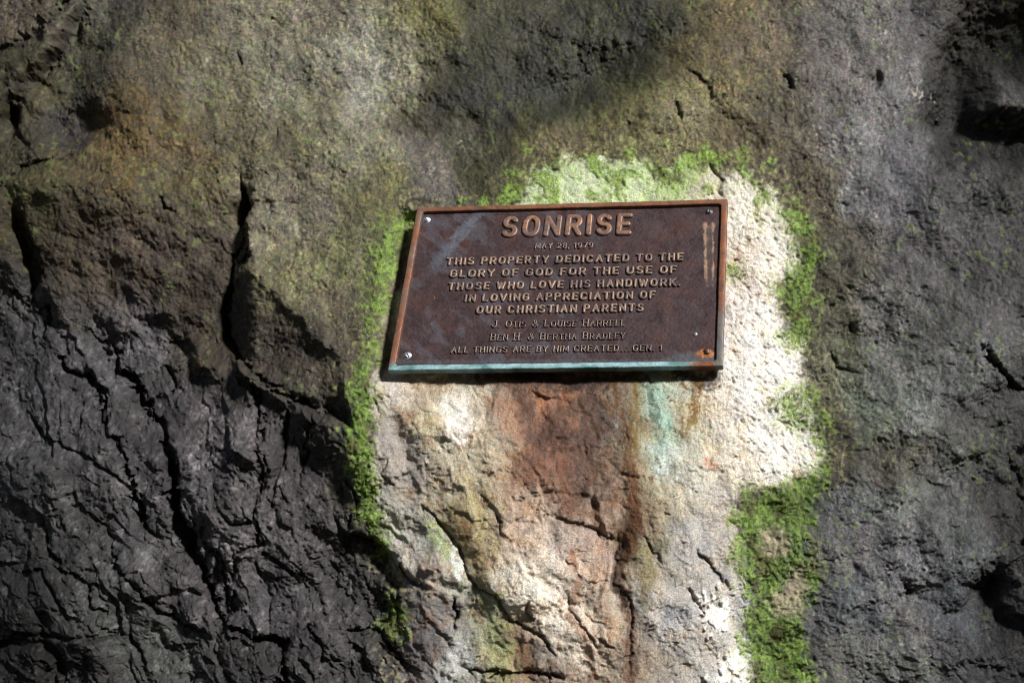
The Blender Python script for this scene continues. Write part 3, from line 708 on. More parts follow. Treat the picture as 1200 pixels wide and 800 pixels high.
# moss tufts: many short leaves standing on the rock inside each patch
dx_ = np.gradient(PWORLD, axis=1); dy_ = np.gradient(PWORLD, axis=0)
NRM = np.cross(dx_, dy_); NRM /= np.linalg.norm(NRM, axis=-1, keepdims=True) + 1e-12
if (NRM[NY // 2, NX // 2] @ BACK) < 0: NRM = -NRM
rng = np.random.RandomState(5)
gmean = greens
def moss_object(key, label, count):
    m = mossmask[key].copy(); m[(Y < -25) | (Y > 830) | (X < -30) | (X > 1230)] = 0
    w = (np.clip((m - .15), 0, None) ** 1.5).ravel().astype(np.float64); w /= w.sum()
    c = rng.choice(NX * NY, count, p=w)
    iy, ix = np.divmod(c, NX); iy = np.clip(iy, 1, NY - 2); ix = np.clip(ix, 1, NX - 2)
    p = PWORLD[iy, ix] + dx_[iy, ix] * (rng.rand(count, 1) - .5) + dy_[iy, ix] * (rng.rand(count, 1) - .5)
    n = NRM[iy, ix] + rng.randn(count, 3) * .55; n /= np.linalg.norm(n, axis=1, keepdims=True)
    t = np.cross(n, rng.randn(count, 3)); t /= np.linalg.norm(t, axis=1, keepdims=True)
    L = (0.0005 + 0.0012 * rng.rand(count, 1) ** 2); wd = L * (0.3 + .2 * rng.rand(count, 1))
    b0 = p - n * 0.0006 - t * wd; b1 = p - n * 0.0006 + t * wd
    mid = p + n * L * .6 ; side = np.cross(n, t)
    tip = p + n * L + side * L * .5 * (rng.rand(count, 1) - .5)
    co = np.stack([b0, b1, mid + t * wd * .9, tip, mid - t * wd * .9], 1).reshape(-1, 3)
    k = np.arange(count)[:, None] * 5
    f = np.concatenate([k + 0, k + 1, k + 2, k + 3, k + 4], 1)
    base = np.array(lin([120, 150, 62])); dark = np.array(lin([78, 112, 32])); yel = np.array(lin([176, 196, 112])); olive = np.array(lin([120, 124, 60]))
    v = n25[iy, ix] + .7 * n10[iy, ix]; r = rng.rand(count)
    c0 = base[None] + (dark - base)[None] * sstep(-.1, .5, -v)[:, None]
    c0 = c0 + (yel - c0) * (sstep(.15, .6, v) * .7)[:, None]
    c0 = c0 + (olive - c0) * sstep(.1, .45, fbm(X[iy, ix], Y[iy, ix], 30, 3, 381))[:, None] * .8
    c0 = np.where((r > .93)[:, None], yel[None], c0); c0 = np.where((fbm(X[iy, ix], Y[iy, ix], 8, 3, 693) > .8)[:, None], np.array(lin([122, 100, 56]))[None], c0) * (0.7 + .6 * rng.rand(count, 1))
    col = np.repeat(np.clip(c0, .004, .6), 5, axis=0)
    o = mesh_np('moss_patch', co, f, moss_mat, None, col, smooth=False)
    o['label'] = label; o['category'] = 'moss'; o['group'] = 'moss patches on the rock face round the plaque'
for key, poly, lab, dens in MOSS:
    area = float(((mossmask[key] > .4) & (Y < 830) & (Y > -25)).sum())
    moss_object(key, lab.replace('’', "'"), int(area * 1.5 * (dens ** 2)) + 20)

# ------------------------------------------------------------------ ground at the foot of the rock
def ground():
    gx = np.linspace(-60, 60, 121); gy = np.linspace(-60, 60, 121)
    GX, GY = np.meshgrid(gx, gy)
    GZ = 0.12 * fbm(GX, GY, 6, 4, 501) + 0.03 * fbm(GX, GY, 1.1, 2, 505) - 0.05
    co = np.stack([GX, GY, GZ], -1).reshape(-1, 3)
    i = np.arange(121 * 121).reshape(121, 121)
    f = np.stack([i[:-1, :-1], i[:-1, 1:], i[1:, 1:], i[1:, :-1]], -1).reshape(-1, 4)
    m, nt, b = new_mat('forest_floor')
    n = nnode(nt, 'ShaderNodeTexNoise', Scale=3.0, Detail=8.0, Roughness=.7)
    tc = nnode(nt, 'ShaderNodeTexCoord'); nt.links.new(tc.outputs['Object'], n.inputs['Vector'])
    r = nnode(nt, 'ShaderNodeValToRGB')
    r.color_ramp.elements[0].position = .35; r.color_ramp.elements[0].color = (.03, .022, .013, 1)
    r.color_ramp.elements[1].position = .7; r.color_ramp.elements[1].color = (.11, .085, .05, 1)
    nt.links.new(n.outputs['Fac'], r.inputs[0]); nt.links.new(r.outputs[0], b.inputs['Base Color'])
    b.inputs['Roughness'].default_value = .95
    bp = nnode(nt, 'ShaderNodeBump', Strength=.6, Distance=.05); nt.links.new(n.outputs['Fac'], bp.inputs['Height']); nt.links.new(bp.outputs[0], b.inputs['Normal'])
    o = mesh_np('ground', co, f, m); o['kind'] = 'structure'
ground()

# unseen rock roof added to shade the edges; its opening shapes the pool of daylight
def added_shade_roof():
    edge_px = [(-60, -100), (250, -190), (600, -240), (1040, -120), (1230, 150), (1240, 560), (1140, 900), (760, 1200), (380, 1000), (150, 780), (80, 430), (10, 150)]
    ev = np.array(edge_px, float)
    P3 = on_plane(ev[:, 0], ev[:, 1], 0.02)
    lc = Lc; t = 2.3 - (P3 - o0) @ lc
    H3 = P3 + t[:, None] * lc
    c0 = H3.mean(0)
    u = np.cross(lc, [0, 1, 0]); u /= np.linalg.norm(u); v = np.cross(u, lc)
    a2 = np.stack([(H3 - c0) @ u, (H3 - c0) @ v], 1)
    ang = np.arctan2(a2[:, 1], a2[:, 0]); rad = np.hypot(a2[:, 0], a2[:, 1]); o = np.argsort(ang); ang = ang[o]; rad = rad[o]
    n = 160; th = np.linspace(-np.pi, np.pi, n, endpoint=False)
    r0 = np.interp(th, np.concatenate([ang - 2 * np.pi, ang, ang + 2 * np.pi]), np.tile(rad, 3))
    def ring(r, zz, k):
        cx, cy = np.cos(th), np.sin(th)
        q = r + .12 * fbm((cx * r * 10).astype(F32), (cy * r * 10).astype(F32), 3.0, 4, 801 + k) * min(1, k / 2 + .6)
        z2 = zz + .10 * fbm((cx * r * 10).astype(F32), (cy * r * 10).astype(F32), 4.0, 4, 821 + k)
        return c0 + (q * cx)[:, None] * u + (q * cy)[:, None] * v + z2[:, None] * lc
    prof = [(3.2, .45), (2.2, .42), (1.4, .40), (.7, .36), (.3, .26), (.08, .12), (0, 0), (.06, -.10), (.3, -.2), (.7, -.25), (1.4, -.28), (2.2, -.28), (3.2, -.25)]
    rings = [ring(r0 + d, z + .18, i) for i, (d, z) in enumerate(prof)]
    co = c2w(np.concatenate(rings)) + CAM
    k = len(prof); ii = np.arange(k * n).reshape(k, n); jn = np.roll(ii, -1, axis=1)
    f = np.stack([ii[:-1], jn[:-1], jn[1:], ii[1:]], -1).reshape(-1, 4)
    f = np.concatenate([f, np.stack([ii[-1], jn[-1], jn[0], ii[0]], -1)])
    o = mesh_np('added_shade_roof', co, f, rock_mat, None, np.tile(lin([92, 88, 80]), (len(co), 1)))
    o['kind'] = 'structure'
added_shade_roof()

# ------------------------------------------------------------------ plaque
plaque = bpy.data.objects.new('plaque', None); COL.objects.link(plaque)
plaque.matrix_world = PLM
plaque.empty_display_size = 0.1
plaque['label'] = 'weathered bronze dedication plaque headed SONRISE, screwed to the rock face'
plaque['category'] = 'plaque'
bronze = tinted('aged_bronze', 0.42, 0.72, 0.25, (60.0, 300.0), 0.22, 0.25, 0.45)
REC = -0.0055                    # recessed field below the rim's front
RW = 0.0145                      # rim width
TH = 0.0125                      # plate thickness
# homography px -> plaque metres, vectorised the other way round (metres -> px) for placing marks
def px_of(x, y, z=0.0):
    p = o0 + x[..., None] * e1 + y[..., None] * e2 + z * e3
    return 600 + FOC * p[..., 0] / -p[..., 2], 400 - FOC * p[..., 1] / -p[..., 2]
def field():
    nx, ny = 420, 290
    ax = np.linspace(-PW / 2 + RW * .6, PW / 2 - RW * .6, nx); ay = np.linspace(-PH / 2 + RW * .6, PH / 2 - RW * .6, ny)
    GX, GY = np.meshgrid(ax, ay); A, B = GX.astype(F32) * 640, GY.astype(F32) * 640
    PXx, PXy = px_of(GX, GY, REC)
    z = REC + 0.00022 * fbm(A, B, 3.2, 2, 603) + 0.00035 * fbm(A, B, 14, 4, 601) + 0.0009 * fbm(A, B, 160, 2, 605)
    c = lin([64, 48, 50])[None, None] * np.exp(.26 * fbm(A, B, 22, 4, 611) + .24 * fbm(A, B, 4.5, 3, 615))[..., None]
    c = mixc(c, lin([82, 54, 48]), .5 * sstep(.05, .5, fbm(A, B, 40, 4, 621)))
    # bluish bloom, mainly upper left
    bl = sstep(.05, .5, fbm(A + .6 * B, B * .7, 26, 4, 631) + .35 * np.exp(-((PXx - 540) / 70) ** 2 - ((PXy - 285) / 45) ** 2) - .05)
    c = mixc(c, lin([88, 88, 98]), .5 * bl * (1 - .75 * sstep(640, 740, PXx)))
    sp = sstep(.75, 1.3, fbm(A, B, 7, 4, 641, .8)) * (1 - .8 * sstep(600, 760, PXx))
    c = mixc(c, lin([140, 140, 150]), .5 * sp)
    dr = sstep(.8, 1.2, fbm(A, B / 3.5, 5, 3, 645, .7)) * np.exp(-((PXx - 515) / 45) ** 2 - ((PXy - 355) / 40) ** 2)
    c = mixc(c, lin([165, 155, 160]), .7 * dr)
    # pale diagonal smear
    dd = np.abs((PXx - 535) * .75 + (PXy - 280) * .66)
    c = mixc(c, lin([120, 130, 145]), .45 * sstep(.2, .8, np.exp(-(dd / 7) ** 2) + .5 * fbm(A, B, 9, 3, 651) - .1) * np.exp(-((PXx - 540) / 28) ** 2))
    # scraped corrosion track at the right
    tr = .9 * np.exp(-((PXx - 826.0 - .02 * (PXy - 262)) / 2.6) ** 2) + .75 * np.exp(-((PXx - 835.3) / 2.2) ** 2) + .8 * np.exp(-((PXx - 829) / 8) ** 4) * np.exp(-((PXy - 265.5) / 3) ** 2)
    tr = sstep(.35, .95, tr + .5 * fbm(A, B / 2.5, 6, 4, 661, .7)) * sstep(259, 263, PXy) * (1 - sstep(318, 338, PXy + 8 * fbm(A, B, 9, 2, 663)))
    c = mixc(c, lin([168, 136, 112]) * np.exp(.4 * fbm(A, B, 7, 2, 665))[..., None], .9 * tr)
    mid = np.exp(-((PXx - 831) / 3.4) ** 4) * sstep(262, 266, PXy) * (1 - sstep(300, 330, PXy))
    c = mixc(c, lin([88, 80, 78]), .55 * mid)
    # rust round the lower right screw, greenish tide above the bottom rim
    rr = np.exp(-(((PXx - 828) / 14) ** 2 + ((PXy - 415) / 6) ** 2))
    c = mixc(c, lin([88, 92, 98]), .7 * sstep(.25, .8, np.exp(-(((PXx - 815) / 40) ** 2 + ((PXy - 419) / 9) ** 2)) + .2 * fbm(A, B, 14, 3, 673)))
    c = mixc(c, lin([176, 112, 62]) * np.exp(.5 * fbm(A, B, 6, 2, 671))[..., None], .9 * sstep(.35, .8, rr + .3 * fbm(A, B, 8, 3, 669)))
    c = mixc(c, lin([80, 84, 90]), .5 * sstep(.3, .8, np.exp(-((PXy - 423.5) / 3.0) ** 2) + .3 * fbm(A, B, 14, 3, 675)))
    z = z + .0008 * sstep(.35, .8, rr + .3 * fbm(A, B, 8, 3, 669)) + .0003 * tr
    co = np.stack([GX, GY, z], -1).reshape(-1, 3)
    i = np.arange(nx * ny).reshape(ny, nx)
    f = np.stack([i[:-1, :-1], i[:-1, 1:], i[1:, 1:], i[1:, :-1]], -1).reshape(-1, 4)
    mesh_np('panel', co, f, bronze, plaque, np.clip(c, 0, 1).reshape(-1, 3))
field()
def rim():
    # profile: (inset from outer edge, z); swept round the rectangle with mitred, slightly softened corners
    prof = [(0.0012, -TH), (0.0, -TH + .001), (0.0, -0.0016), (0.0005, -0.0005), (0.0016, 0.0), (0.005, 0.0001), (RW - .004, 0.0), (RW - .0027, -.0006), (RW - .0018, -.0022), (RW - .0010, REC - .0012)]
    path = []
    def side(a, b, n):
        for t in np.linspace(0, 1, n, endpoint=False): path.append((a, b, t))
    def outline(inset):
        w, hh = PW / 2 - inset, PH / 2 - inset; r = .0022 if inset < .008 else .0055
        pts = []
        for (cx, cy, a0) in ((w - r, -hh + r, -90), (w - r, hh - r, 0), (-w + r, hh - r, 90), (-w + r, -hh + r, 180)):
            for k in range(7):
                a = math.radians(a0 + 15 * k); pts.append((cx + r * math.cos(a), cy + r * math.sin(a)))
        out = []
        n = len(pts)
        for i in range(n):
            a = np.array(pts[i]); b = np.array(pts[(i + 1) % n])
            cnt = 160 if (i % 7 == 6) and i % 14 == 6 else (230 if i % 7 == 6 else 1)
            for t in range(cnt): out.append(a + (b - a) * t / cnt)
        return np.array(out)
    rings = []
    for ins, z in prof:
        o = outline(ins); rings.append(np.concatenate([o, np.full((len(o), 1), z)], 1))
    R = np.array(rings); k, n, _ = R.shape
    A = (R[..., 0] * 640).astype(F32); B = (R[..., 1] * 640).astype(F32)
    R[..., 2] += np.where(R[..., 2] > -.003, .0005 * fbm(A, B, 9, 4, 701, .7), 0)
    R[..., 1] += .0006 * fbm(A, B, 26, 4, 703, .65); R[..., 0] += .0006 * fbm(A, B, 26, 4, 705, .65)
    xx, yy = R[..., 0], R[..., 1]
    c = lin([130, 88, 66])[None, None] * np.exp(.18 * fbm(A, B, 12, 3, 711) + .22 * fbm(A, B, 3, 2, 713))[..., None]
    c = mixc(c, lin([95, 72, 64]), .7 * sstep(0, .5, fbm(A, B, 34, 3, 715)))
    c = mixc(c, lin([152, 92, 60]), .5 * sstep(.1, .5, fbm(A, B, 18, 3, 717)))
    bot = sstep(-PH / 2 + RW + .002, -PH / 2 + RW - .001, yy)
    bot = np.where(yy < -PH / 2 + RW + .0005, 1.0, 0.0)
    teal = lin([150, 188, 194])[None, None] * np.exp(.3 * fbm(A / 3, B * 2, 10, 3, 721) + .15 * fbm(A, B, 4, 2, 723))[..., None]
    teal = mixc(teal, lin([40, 96, 92]), .7 * sstep(0, .45, fbm(A / 2.5, B * 1.5, 16, 3, 725)))
    teal = mixc(teal, lin([150, 178, 186]), .5 * sstep(.15, .5, fbm(A / 2, B, 12, 3, 727)))
    c = c + (teal - c) * (bot * (1 - sstep(.225, .262, xx)))[..., None]
    c = mixc(c, lin([120, 78, 50]), bot * sstep(.235, .27, xx) * .6)
    rt = np.where(xx > PW / 2 - RW - .0005, 1.0, 0.0) * (1 - sstep(-.13, -.02, yy + .03 * fbm(A, B, 20, 2, 731)))
    c = mixc(c, lin([104, 112, 112]), .75 * rt)
    lf = np.where(xx < -PW / 2 + RW + .0005, 1.0, 0.0) * sstep(.1, .5, fbm(A, B / 2, 26, 3, 733) + .2)
    c = mixc(c, lin([112, 96, 88]), .55 * lf)
    c = mixc(c, lin([58, 44, 42]), .6 * sstep(.5, 1.1, fbm(A, B, 11, 4, 741, .7)))
    c = mixc(c, lin([98, 112, 108]), .5 * sstep(.5, 1.2, fbm(A, B, 24, 4, 743, .7)))
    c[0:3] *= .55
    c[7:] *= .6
    co = R.reshape(-1, 3)
    ii = np.arange(k * n).reshape(k, n); jn = np.roll(ii, -1, axis=1)
    f = np.stack([ii[:-1], jn[:-1], jn[1:], ii[1:]], -1).reshape(-1, 4)
    mesh_np('rim', co, f, bronze, plaque, np.clip(c, 0, 1).reshape(-1, 3))
    # back plate closing the casting
    w, hh = PW / 2 - .001, PH / 2 - .001
    bc = np.array([(-w, -hh, -TH), (w, -hh, -TH), (w, hh, -TH), (-w, hh, -TH)])
    mesh_np('back_plate', bc, np.array([[3, 2, 1, 0]]), bronze, plaque, np.tile(lin([60, 70, 60]), (4, 1)), smooth=False)
rim()

# raised lettering: strokes per glyph, each letter a small cast relief
def arc(cx, cy, rx, ry, a0, a1, n=14):
    return [(cx + rx * math.cos(math.radians(a0 + (a1 - a0) * k / n)), cy + ry * math.sin(math.radians(a0 + (a1 - a0) * k / n))) for k in range(n + 1)]
G = {
 'A': (.86, [[(0, 0), (.5, 1), (1, 0)], [(.19, .33), (.81, .33)]]),
 'B': (.76, [[(0, 0), (0, 1), (.62, 1)] + arc(.62, .76, .34, .24, 90, -90)[1:] + [(0, .52)], [(.62, .52)] + arc(.64, .26, .36, .26, 90, -90) + [(0, 0)]]),
 'C': (.80, [arc(.5, .68, .5, .32, 25, 180) + arc(.5, .32, .5, .32, 180, 335)]),
 'D': (.78, [[(0, 0), (0, 1), (.5, 1)] + arc(.5, .62, .5, .38, 90, 0) + arc(.5, .38, .5, .38, 0, -90) + [(0, 0)]]),
 'E': (.68, [[(1, 1), (0, 1), (0, 0), (1, 0)], [(0, .51), (.85, .51)]]),
 'F': (.66, [[(1, 1), (0, 1), (0, 0)], [(0, .5), (.82, .5)]]),
 'G': (.82, [arc(.5, .68, .5, .32, 28, 180) + arc(.5, .32, .5, .32, 180, 360) + [(1, .46), (.58, .46)]]),
 'H': (.78, [[(0, 0), (0, 1)], [(1, 0), (1, 1)], [(0, .51), (1, .51)]]),
 'I': (.0, [[(0, 0), (0, 1)]]),
 'J': (.62, [[(1, 1), (1, .3)] + arc(.5, .3, .5, .3, 0, -180)]),
 'K': (.80, [[(0, 0), (0, 1)], [(.95, 1), (0, .42)], [(.33, .6), (1, 0)]]),
 'L': (.64, [[(0, 1), (0, 0), (1, 0)]]),
 'M': (.95, [[(0, 0), (0, 1), (.5, .22), (1, 1), (1, 0)]]),
 'N': (.80, [[(0, 0), (0, 1), (1, 0), (1, 1)]]),
 'O': (.84, [arc(.5, .64, .5, .36, 0, 180) + arc(.5, .36, .5, .36, 180, 360) + [(1, .64)]]),
 'P': (.72, [[(0, 0), (0, 1), (.6, 1)] + arc(.6, .73, .4, .27, 90, -90) + [(0, .46)]]),
 'R': (.78, [[(0, 0), (0, 1), (.6, 1)] + arc(.6, .74, .38, .26, 90, -90) + [(0, .48)], [(.5, .48), (1, 0)]]),
 'S': (.74, [arc(.5, .755, .47, .245, 25, 270, 16) + arc(.5, .255, .49, .255, 90, -155, 16)[1:]]),
 'T': (.74, [[(0, 1), (1, 1)], [(.5, 1), (.5, 0)]]),
 'U': (.78, [[(0, 1), (0, .36)] + arc(.5, .36, .5, .36, 180, 360) + [(1, 1)]]),
 'V': (.84, [[(0, 1), (.5, 0), (1, 1)]]),
 'W': (1.15, [[(0, 1), (.25, 0), (.5, .9), (.75, 0), (1, 1)]]),
 'Y': (.80, [[(0, 1), (.5, .46), (1, 1)], [(.5, .46), (.5, 0)]]),
 '&': (.86, [[(1, 0), (.28, .72)] + arc(.46, .80, .22, .20, 200, 0) + [(.62, .60), (.22, .42)] + arc(.38, .24, .36, .24, 130, 300) + [(.95, .42)]]),
 '.': (.0, [[(0, 0), (0, .01)]]),
 ',': (.0, [[(0, .02), (-.06, -.16)]]),
 '1': (.28, [[(0, .8), (.75, 1), (.75, 0)]]),
 '2': (.70, [arc(.5, .72, .46, .28, 160, -30) + [(0, 0), (1, 0)]]),
 '7': (.68, [[(0, 1), (1, 1), (.35, 0)]]),
 '8': (.72, [arc(.5, .76, .42, .24, -90, 270, 20), arc(.5, .26, .5, .26, 90, 450, 20)]),
 '9': (.72, [arc(.5, .68, .48, .32, 0, 360, 20), [(.98, .68), (.95, .35)] + arc(.5, .3, .45, .3, 0, -140)]),
}
SERIF = {'L': [(0, 0), (0, 1)], 'I': [(0, 0), (0, 1)], 'H': [(0, 0), (0, 1), (1, 0), (1, 1)], 'N': [(0, 0), (0, 1), (1, 1)], 'R': [(0, 0), (0, 1), (1, 0)],
         'A': [(0, 0), (1, 0)], 'T': [(.5, 0)], 'B': [(0, 0), (0, 1)], 'E': [(0, 0), (0, 1)], 'D': [(0, 0), (0, 1)], 'Y': [(.5, 0), (0, 1), (1, 1)],
         'U': [(0, 1), (1, 1)], 'J': [(1, 1)]}
letter_mats = {}
def letter_mat(kind):
    if kind in letter_mats: return letter_mats[kind]
    top, hi = {'title': ([142, 106, 86], [172, 128, 100]), 'text': ([134, 112, 98], [164, 142, 122]), 'small': ([122, 106, 98], [156, 138, 124])}[kind]
    m, nt, b = new_mat('letter_bronze_' + kind); L = nt.links.new
    at = nnode(nt, 'ShaderNodeAttribute', attribute_name='rise')
    geo = nnode(nt, 'ShaderNodeNewGeometry')
    n = nnode(nt, 'ShaderNodeTexNoise', Scale=70.0, Detail=5.0, Roughness=.7); L(geo.outputs['Position'], n.inputs['Vector'])
    n3 = nnode(nt, 'ShaderNodeTexNoise', Scale=22.0, Detail=3.0); L(geo.outputs['Position'], n3.inputs['Vector'])
    mx = nnode(nt, 'ShaderNodeMix', data_type='RGBA')
    mx.inputs['A'].default_value = (*lin(top), 1); mx.inputs['B'].default_value = (*lin(hi), 1)
    r1 = nnode(nt, 'ShaderNodeMapRange'); r1.inputs['From Min'].default_value = .4; r1.inputs['From Max'].default_value = .65
    L(n.outputs['Fac'], r1.inputs['Value']); L(r1.outputs[0], mx.inputs['Factor'])
    mb = nnode(nt, 'ShaderNodeMix', data_type='RGBA'); mb.inputs['B'].default_value = (*lin([104, 90, 86]), 1)
    r2 = nnode(nt, 'ShaderNodeMapRange'); r2.inputs['From Min'].default_value = .42; r2.inputs['From Max'].default_value = .66; r2.inputs['To Max'].default_value = .9
    L(n3.outputs['Fac'], r2.inputs['Value']); L(r2.outputs[0], mb.inputs['Factor']); L(mx.outputs['Result'], mb.inputs['A'])
    mz = nnode(nt, 'ShaderNodeMix', data_type='RGBA'); mz.inputs['A'].default_value = (*lin([52, 38, 38]), 1)
    r3 = nnode(nt, 'ShaderNodeMapRange'); r3.inputs['From Min'].default_value = .45; r3.inputs['From Max'].default_value = .9
    L(at.outputs['Fac'], r3.inputs['Value']); L(r3.outputs[0], mz.inputs['Factor']); L(mb.outputs['Result'], mz.inputs['B'])
    L(mz.outputs['Result'], b.inputs['Base Color'])
    n5 = nnode(nt, 'ShaderNodeTexNoise', Scale=160.0, Detail=4.0, Roughness=.7); L(geo.outputs['Position'], n5.inputs['Vector'])
    r5 = nnode(nt, 'ShaderNodeMapRange'); r5.inputs['From Min'].default_value = .5; r5.inputs['From Max'].default_value = .68; r5.inputs['To Max'].default_value = .8
    md = nnode(nt, 'ShaderNodeMix', data_type='RGBA'); md.inputs['B'].default_value = (*lin([78, 66, 66]), 1)
    L(n5.outputs['Fac'], r5.inputs['Value']); L(r5.outputs[0], md.inputs['Factor']); L(mz.outputs['Result'], md.inputs['A']); L(md.outputs['Result'], b.inputs['Base Color'])
    b.inputs['Roughness'].default_value = .5; b.inputs['Metallic'].default_value = .25
    bp = nnode(nt, 'ShaderNodeBump', Strength=.35, Distance=.001); L(n.outputs['Fac'], bp.inputs['Height']); L(bp.outputs[0], b.inputs['Normal'])
    letter_mats[kind] = m
    return m
glyph_cache = {}
def glyph_mesh(ch, hgt, stroke, rise, kind, serif, wscale):
    """relief letter: height from the distance to its strokes; lower left of the letter box at the origin"""
    key = (ch, round(hgt, 5), kind, round(wscale, 3))
    if key in glyph_cache: return glyph_cache[key]
    wf, strokes = G[ch]; hw = stroke * hgt / 2
    gw = wf * hgt * wscale; gh = hgt - 2 * hw
    S = []
    for st in strokes:
        q = [(hw + a * gw, hw + b * gh) for a, b in st]
        S += [(q[i], q[i + 1], hw) for i in range(len(q) - 1)]
    if serif:
        for a, b in SERIF.get(ch, []):
            cx, cy = hw + a * gw, hw * .7 + b * (hgt - 1.4 * hw)
            S.append(((cx - hw * 1.7, cy), (cx + hw * 1.7, cy), hw * .7))
    n = 52 if kind == 'title' else 26
    pad = hw * .8
    st = (hgt + 2 * pad) / n
    ax = np.arange(-pad - hw * serif, gw + 2 * hw + pad + hw * serif + st, st); ay = np.arange(-pad - (.25 * hgt if ch == ',' else 0), hgt + pad + st, st)
    gx, gy = np.meshgrid(ax, ay)
    d = np.full(gx.shape, 1e9)
    for (a, b), (c, e), r in S:
        vx, vy = c - a, e - b; t = np.clip(((gx - a) * vx + (gy - b) * vy) / (vx * vx + vy * vy + 1e-12), 0, 1)
        d = np.minimum(d, np.hypot(gx - a - t * vx, gy - b - t * vy) - r)
    edge = hw * .45
    prof = sstep(edge * .9, -edge, d)
    z = REC - .0008 + (rise + .0008) * prof
    keep = prof > 0.0
    i = np.arange(gx.size).reshape(gx.shape)
    f = np.stack([i[:-1, :-1], i[:-1, 1:], i[1:, 1:], i[1:, :-1]], -1)
    kf = keep[:-1, :-1] | keep[:-1, 1:] | keep[1:, 1:] | keep[1:, :-1]
    f = f[kf]; u, inv = np.unique(f, return_inverse=True)
    co = np.stack([gx.ravel()[u], gy.ravel()[u], z.ravel()[u] - REC], -1)
    ob = mesh_np('letter', co, inv.reshape(f.shape), letter_mat(kind), None, None, extra={'rise': prof.ravel()[u]})
    me = ob.data; bpy.data.objects.remove(ob)
    glyph_cache[key] = (me, gw + 2 * hw)
    return glyph_cache[key]
def text_line(text, pa, pb, hpx, kind, stroke, rise, serif=0, smallcaps=False, gapf=.22, space=.95):
    """pa / pb: photo position of the base line's left and right end; hpx: letter height in photo px at the middle"""
    x0, y0 = to_plaque(*pa, off=-REC); x1, y1 = to_plaque(*pb, off=-REC)
    mxp, myp = (pa[0] + pb[0]) / 2, (pa[1] + pb[1]) / 2
    hgt = to_plaque(mxp, myp - hpx, -REC)[1] - to_plaque(mxp, myp, -REC)[1]
    L = math.hypot(x1 - x0, y1 - y0); ux, uy = (x1 - x0) / L, (y1 - y0) / L
    hs = lambda c: hgt * (.82 if smallcaps and c.islower() else 1)
    def total(ws):
        t = 0
        for i, c in enumerate(text):
            if c in ' ~': t += (space if c == ' ' else .2) * hgt * ws; continue
            t += G[c.upper()][0] * hs(c) * ws + stroke * hs(c)
            if i < len(text) - 1 and text[i + 1] != ' ': t += gapf * hgt * ws
        return t
    lo, hi_ = .3, 3
    for _ in range(40):
        m = (lo + hi_) / 2
        if total(m) > L: hi_ = m
        else: lo = m
    ws = lo; t = 0
    ang = math.atan2(uy, ux)
    for i, c in enumerate(text):
        if c in ' ~': t += (space if c == ' ' else .2) * hgt * ws; continue
        me, adv = glyph_mesh(c.upper(), hs(c), stroke, rise, kind, serif, ws)
        o = bpy.data.objects.new('letter', me); COL.objects.link(o); o.parent = plaque
        o.location = (x0 + ux * t, y0 + uy * t, REC); o.rotation_euler = (random.uniform(-.01, .01), random.uniform(-.02, .02), ang + random.uniform(-.012, .012))
        t += adv
        if i < len(text) - 1 and text[i + 1] != ' ': t += gapf * hgt * ws
    print(text, 'width scale', round(ws, 2), 'height', round(hgt * 1000, 1))
random.seed(3)
text_line('SONRISE', (586, 279.5), (740.5, 276), 25.5, 'title', .21, .0042)
text_line('MAY 28, 1979', (626.5, 292.5), (695, 291.3), 6.8, 'small', .19, .0026)
text_line('THIS PROPERTY DEDICATED TO THE', (522, 312), (801, 306.3), 9.6, 'text', .25, .0032)
text_line('GLORY OF GOD FOR THE USE OF', (526, 326.4), (793, 321.3), 9.8, 'text', .25, .0032)
text_line('THOSE WHO LOVE HIS HANDIWORK.', (524, 341.4), (797.5, 336.2), 9.9, 'text', .25, .0032)
text_line('IN LOVING APPRECIATION OF', (543.5, 355), (768.2, 351), 9.9, 'text', .25, .0032)
text_line('OUR CHRISTIAN PARENTS', (557, 369), (754.5, 366), 10.2, 'text', .25, .0032)
text_line('J. Otis & Louise Harrell', (576, 384.6), (732.6, 382.6), 8.6, 'small', .15, .0026, 1, True)
text_line('Ben H. & Bertha Bradley', (574, 400), (732.6, 397.8), 8.8, 'small', .15, .0026, 1, True)
text_line('ALL THINGS ARE BY HIM CREATED~.~.~.~GEN. 1', (528, 414.5), (776, 411.8), 7.8, 'small', .19, .0026)

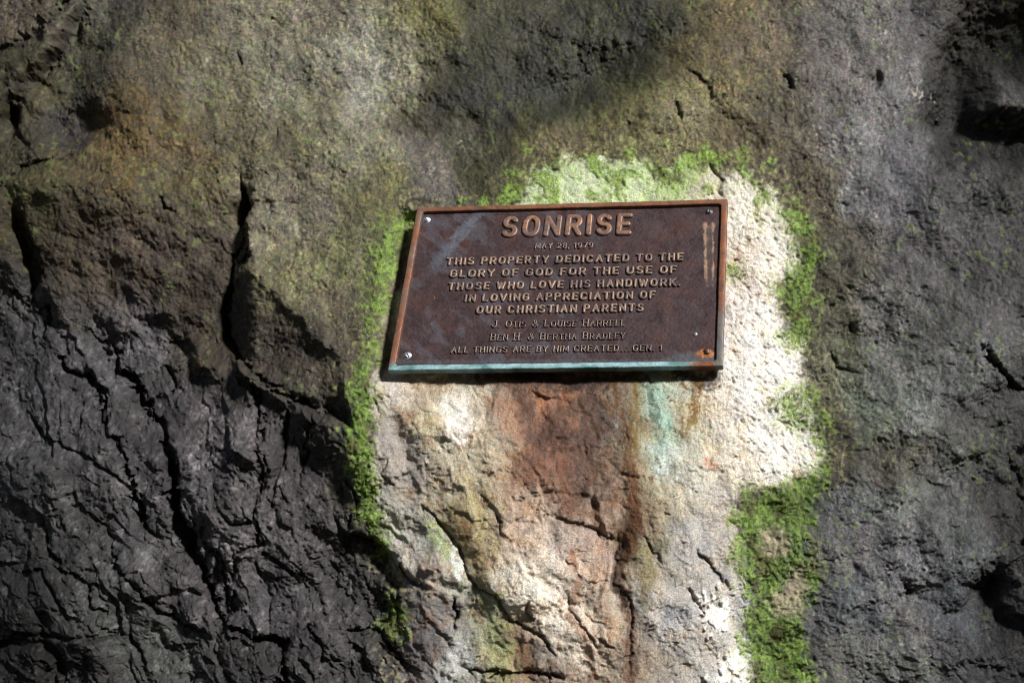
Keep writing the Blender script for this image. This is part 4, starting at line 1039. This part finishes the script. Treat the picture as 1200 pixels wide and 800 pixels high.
# screws: domed slotted heads with a washer edge
screw_mat = tinted('screw_metal', .3, .55, .3, (200.0, 600.0), .3, .8, .5)
def screw(px, py, rad, col, slot):
    x, y = to_plaque(px, py, -REC)
    prof = [(1.55, .0), (1.55, .0006), (1.25, .0011), (1.0, .0012), (1.0, .0024), (.88, .0034), (.6, .0041), (.3, .0044)]
    n = 28; rows = []
    for r, z in prof:
        rows.append([(rad * r * math.cos(2 * math.pi * k / n), rad * r * math.sin(2 * math.pi * k / n), z) for k in range(n)])
    rows = np.array(rows); 
    # slot across the head
    ca, sa = math.cos(slot), math.sin(slot)
    dd = np.abs(-rows[..., 0] * sa + rows[..., 1] * ca)
    rows[4:, :, 2] -= np.where(dd[4:] < rad * .22, .0013, 0)
    k, m, _ = rows.shape
    ii = np.arange(k * m).reshape(k, m); jn = np.roll(ii, -1, axis=1)
    f = np.stack([ii[:-1], jn[:-1], jn[1:], ii[1:]], -1).reshape(-1, 4)
    co = np.concatenate([rows.reshape(-1, 3), [[0, 0, .0031]]])
    c = len(co) - 1
    cap = np.array([[ii[-1, j], ii[-1, (j + 1) % m], c, c] for j in range(m)])
    co2 = co; col_ = np.tile(lin(col), (len(co), 1)) * (0.7 + .6 * np.random.RandomState(int(px)).rand(len(co), 1))
    me_faces = np.concatenate([f, np.array([[ii[-1, j], ii[-1, (j + 1) % m], ii[-1, (j + 2) % m], c] for j in range(0, m, 2)])])
    o = mesh_np('screw', co2, me_faces, screw_mat, plaque, np.clip(col_, 0, 1), smooth=False)
    o.location = (x, y, REC); o.rotation_euler = (.12, -.1, 0)
    return o
screw(500.2, 258.2, .0050, [200, 205, 212], .6)
screw(830.8, 248.8, .0048, [95, 98, 100], 1.2)
screw(477.5, 416.8, .0052, [200, 205, 210], 2.2)
o = screw(828.5, 412.5, .0050, [120, 92, 70], .3); o['label'] = 'rusted screw head in the lower right corner'
# small bright lump of bare metal left of the lower right screw
def nub():
    x, y = to_plaque(814.8, 391.5, -REC)
    n = 10; rr = np.random.RandomState(9)
    rows = []
    for i, (r, z) in enumerate(((.0038, -.0003), (.0036, .0008), (.0024, .0016), (.0010, .0018))):
        rows.append([(r * (1 + .3 * rr.rand()) * math.cos(2 * math.pi * k / n), r * (1 + .3 * rr.rand()) * math.sin(2 * math.pi * k / n), z) for k in range(n)])
    rows = np.array(rows); ii = np.arange(4 * n).reshape(4, n); jn = np.roll(ii, -1, axis=1)
    f = np.stack([ii[:-1], jn[:-1], jn[1:], ii[1:]], -1).reshape(-1, 4)
    o = mesh_np('metal_nub', rows.reshape(-1, 3), f, screw_mat, plaque, np.tile(lin([165, 165, 170]), (4 * n, 1)))
    o.location = (x, y, REC)
nub()
print('DONE')
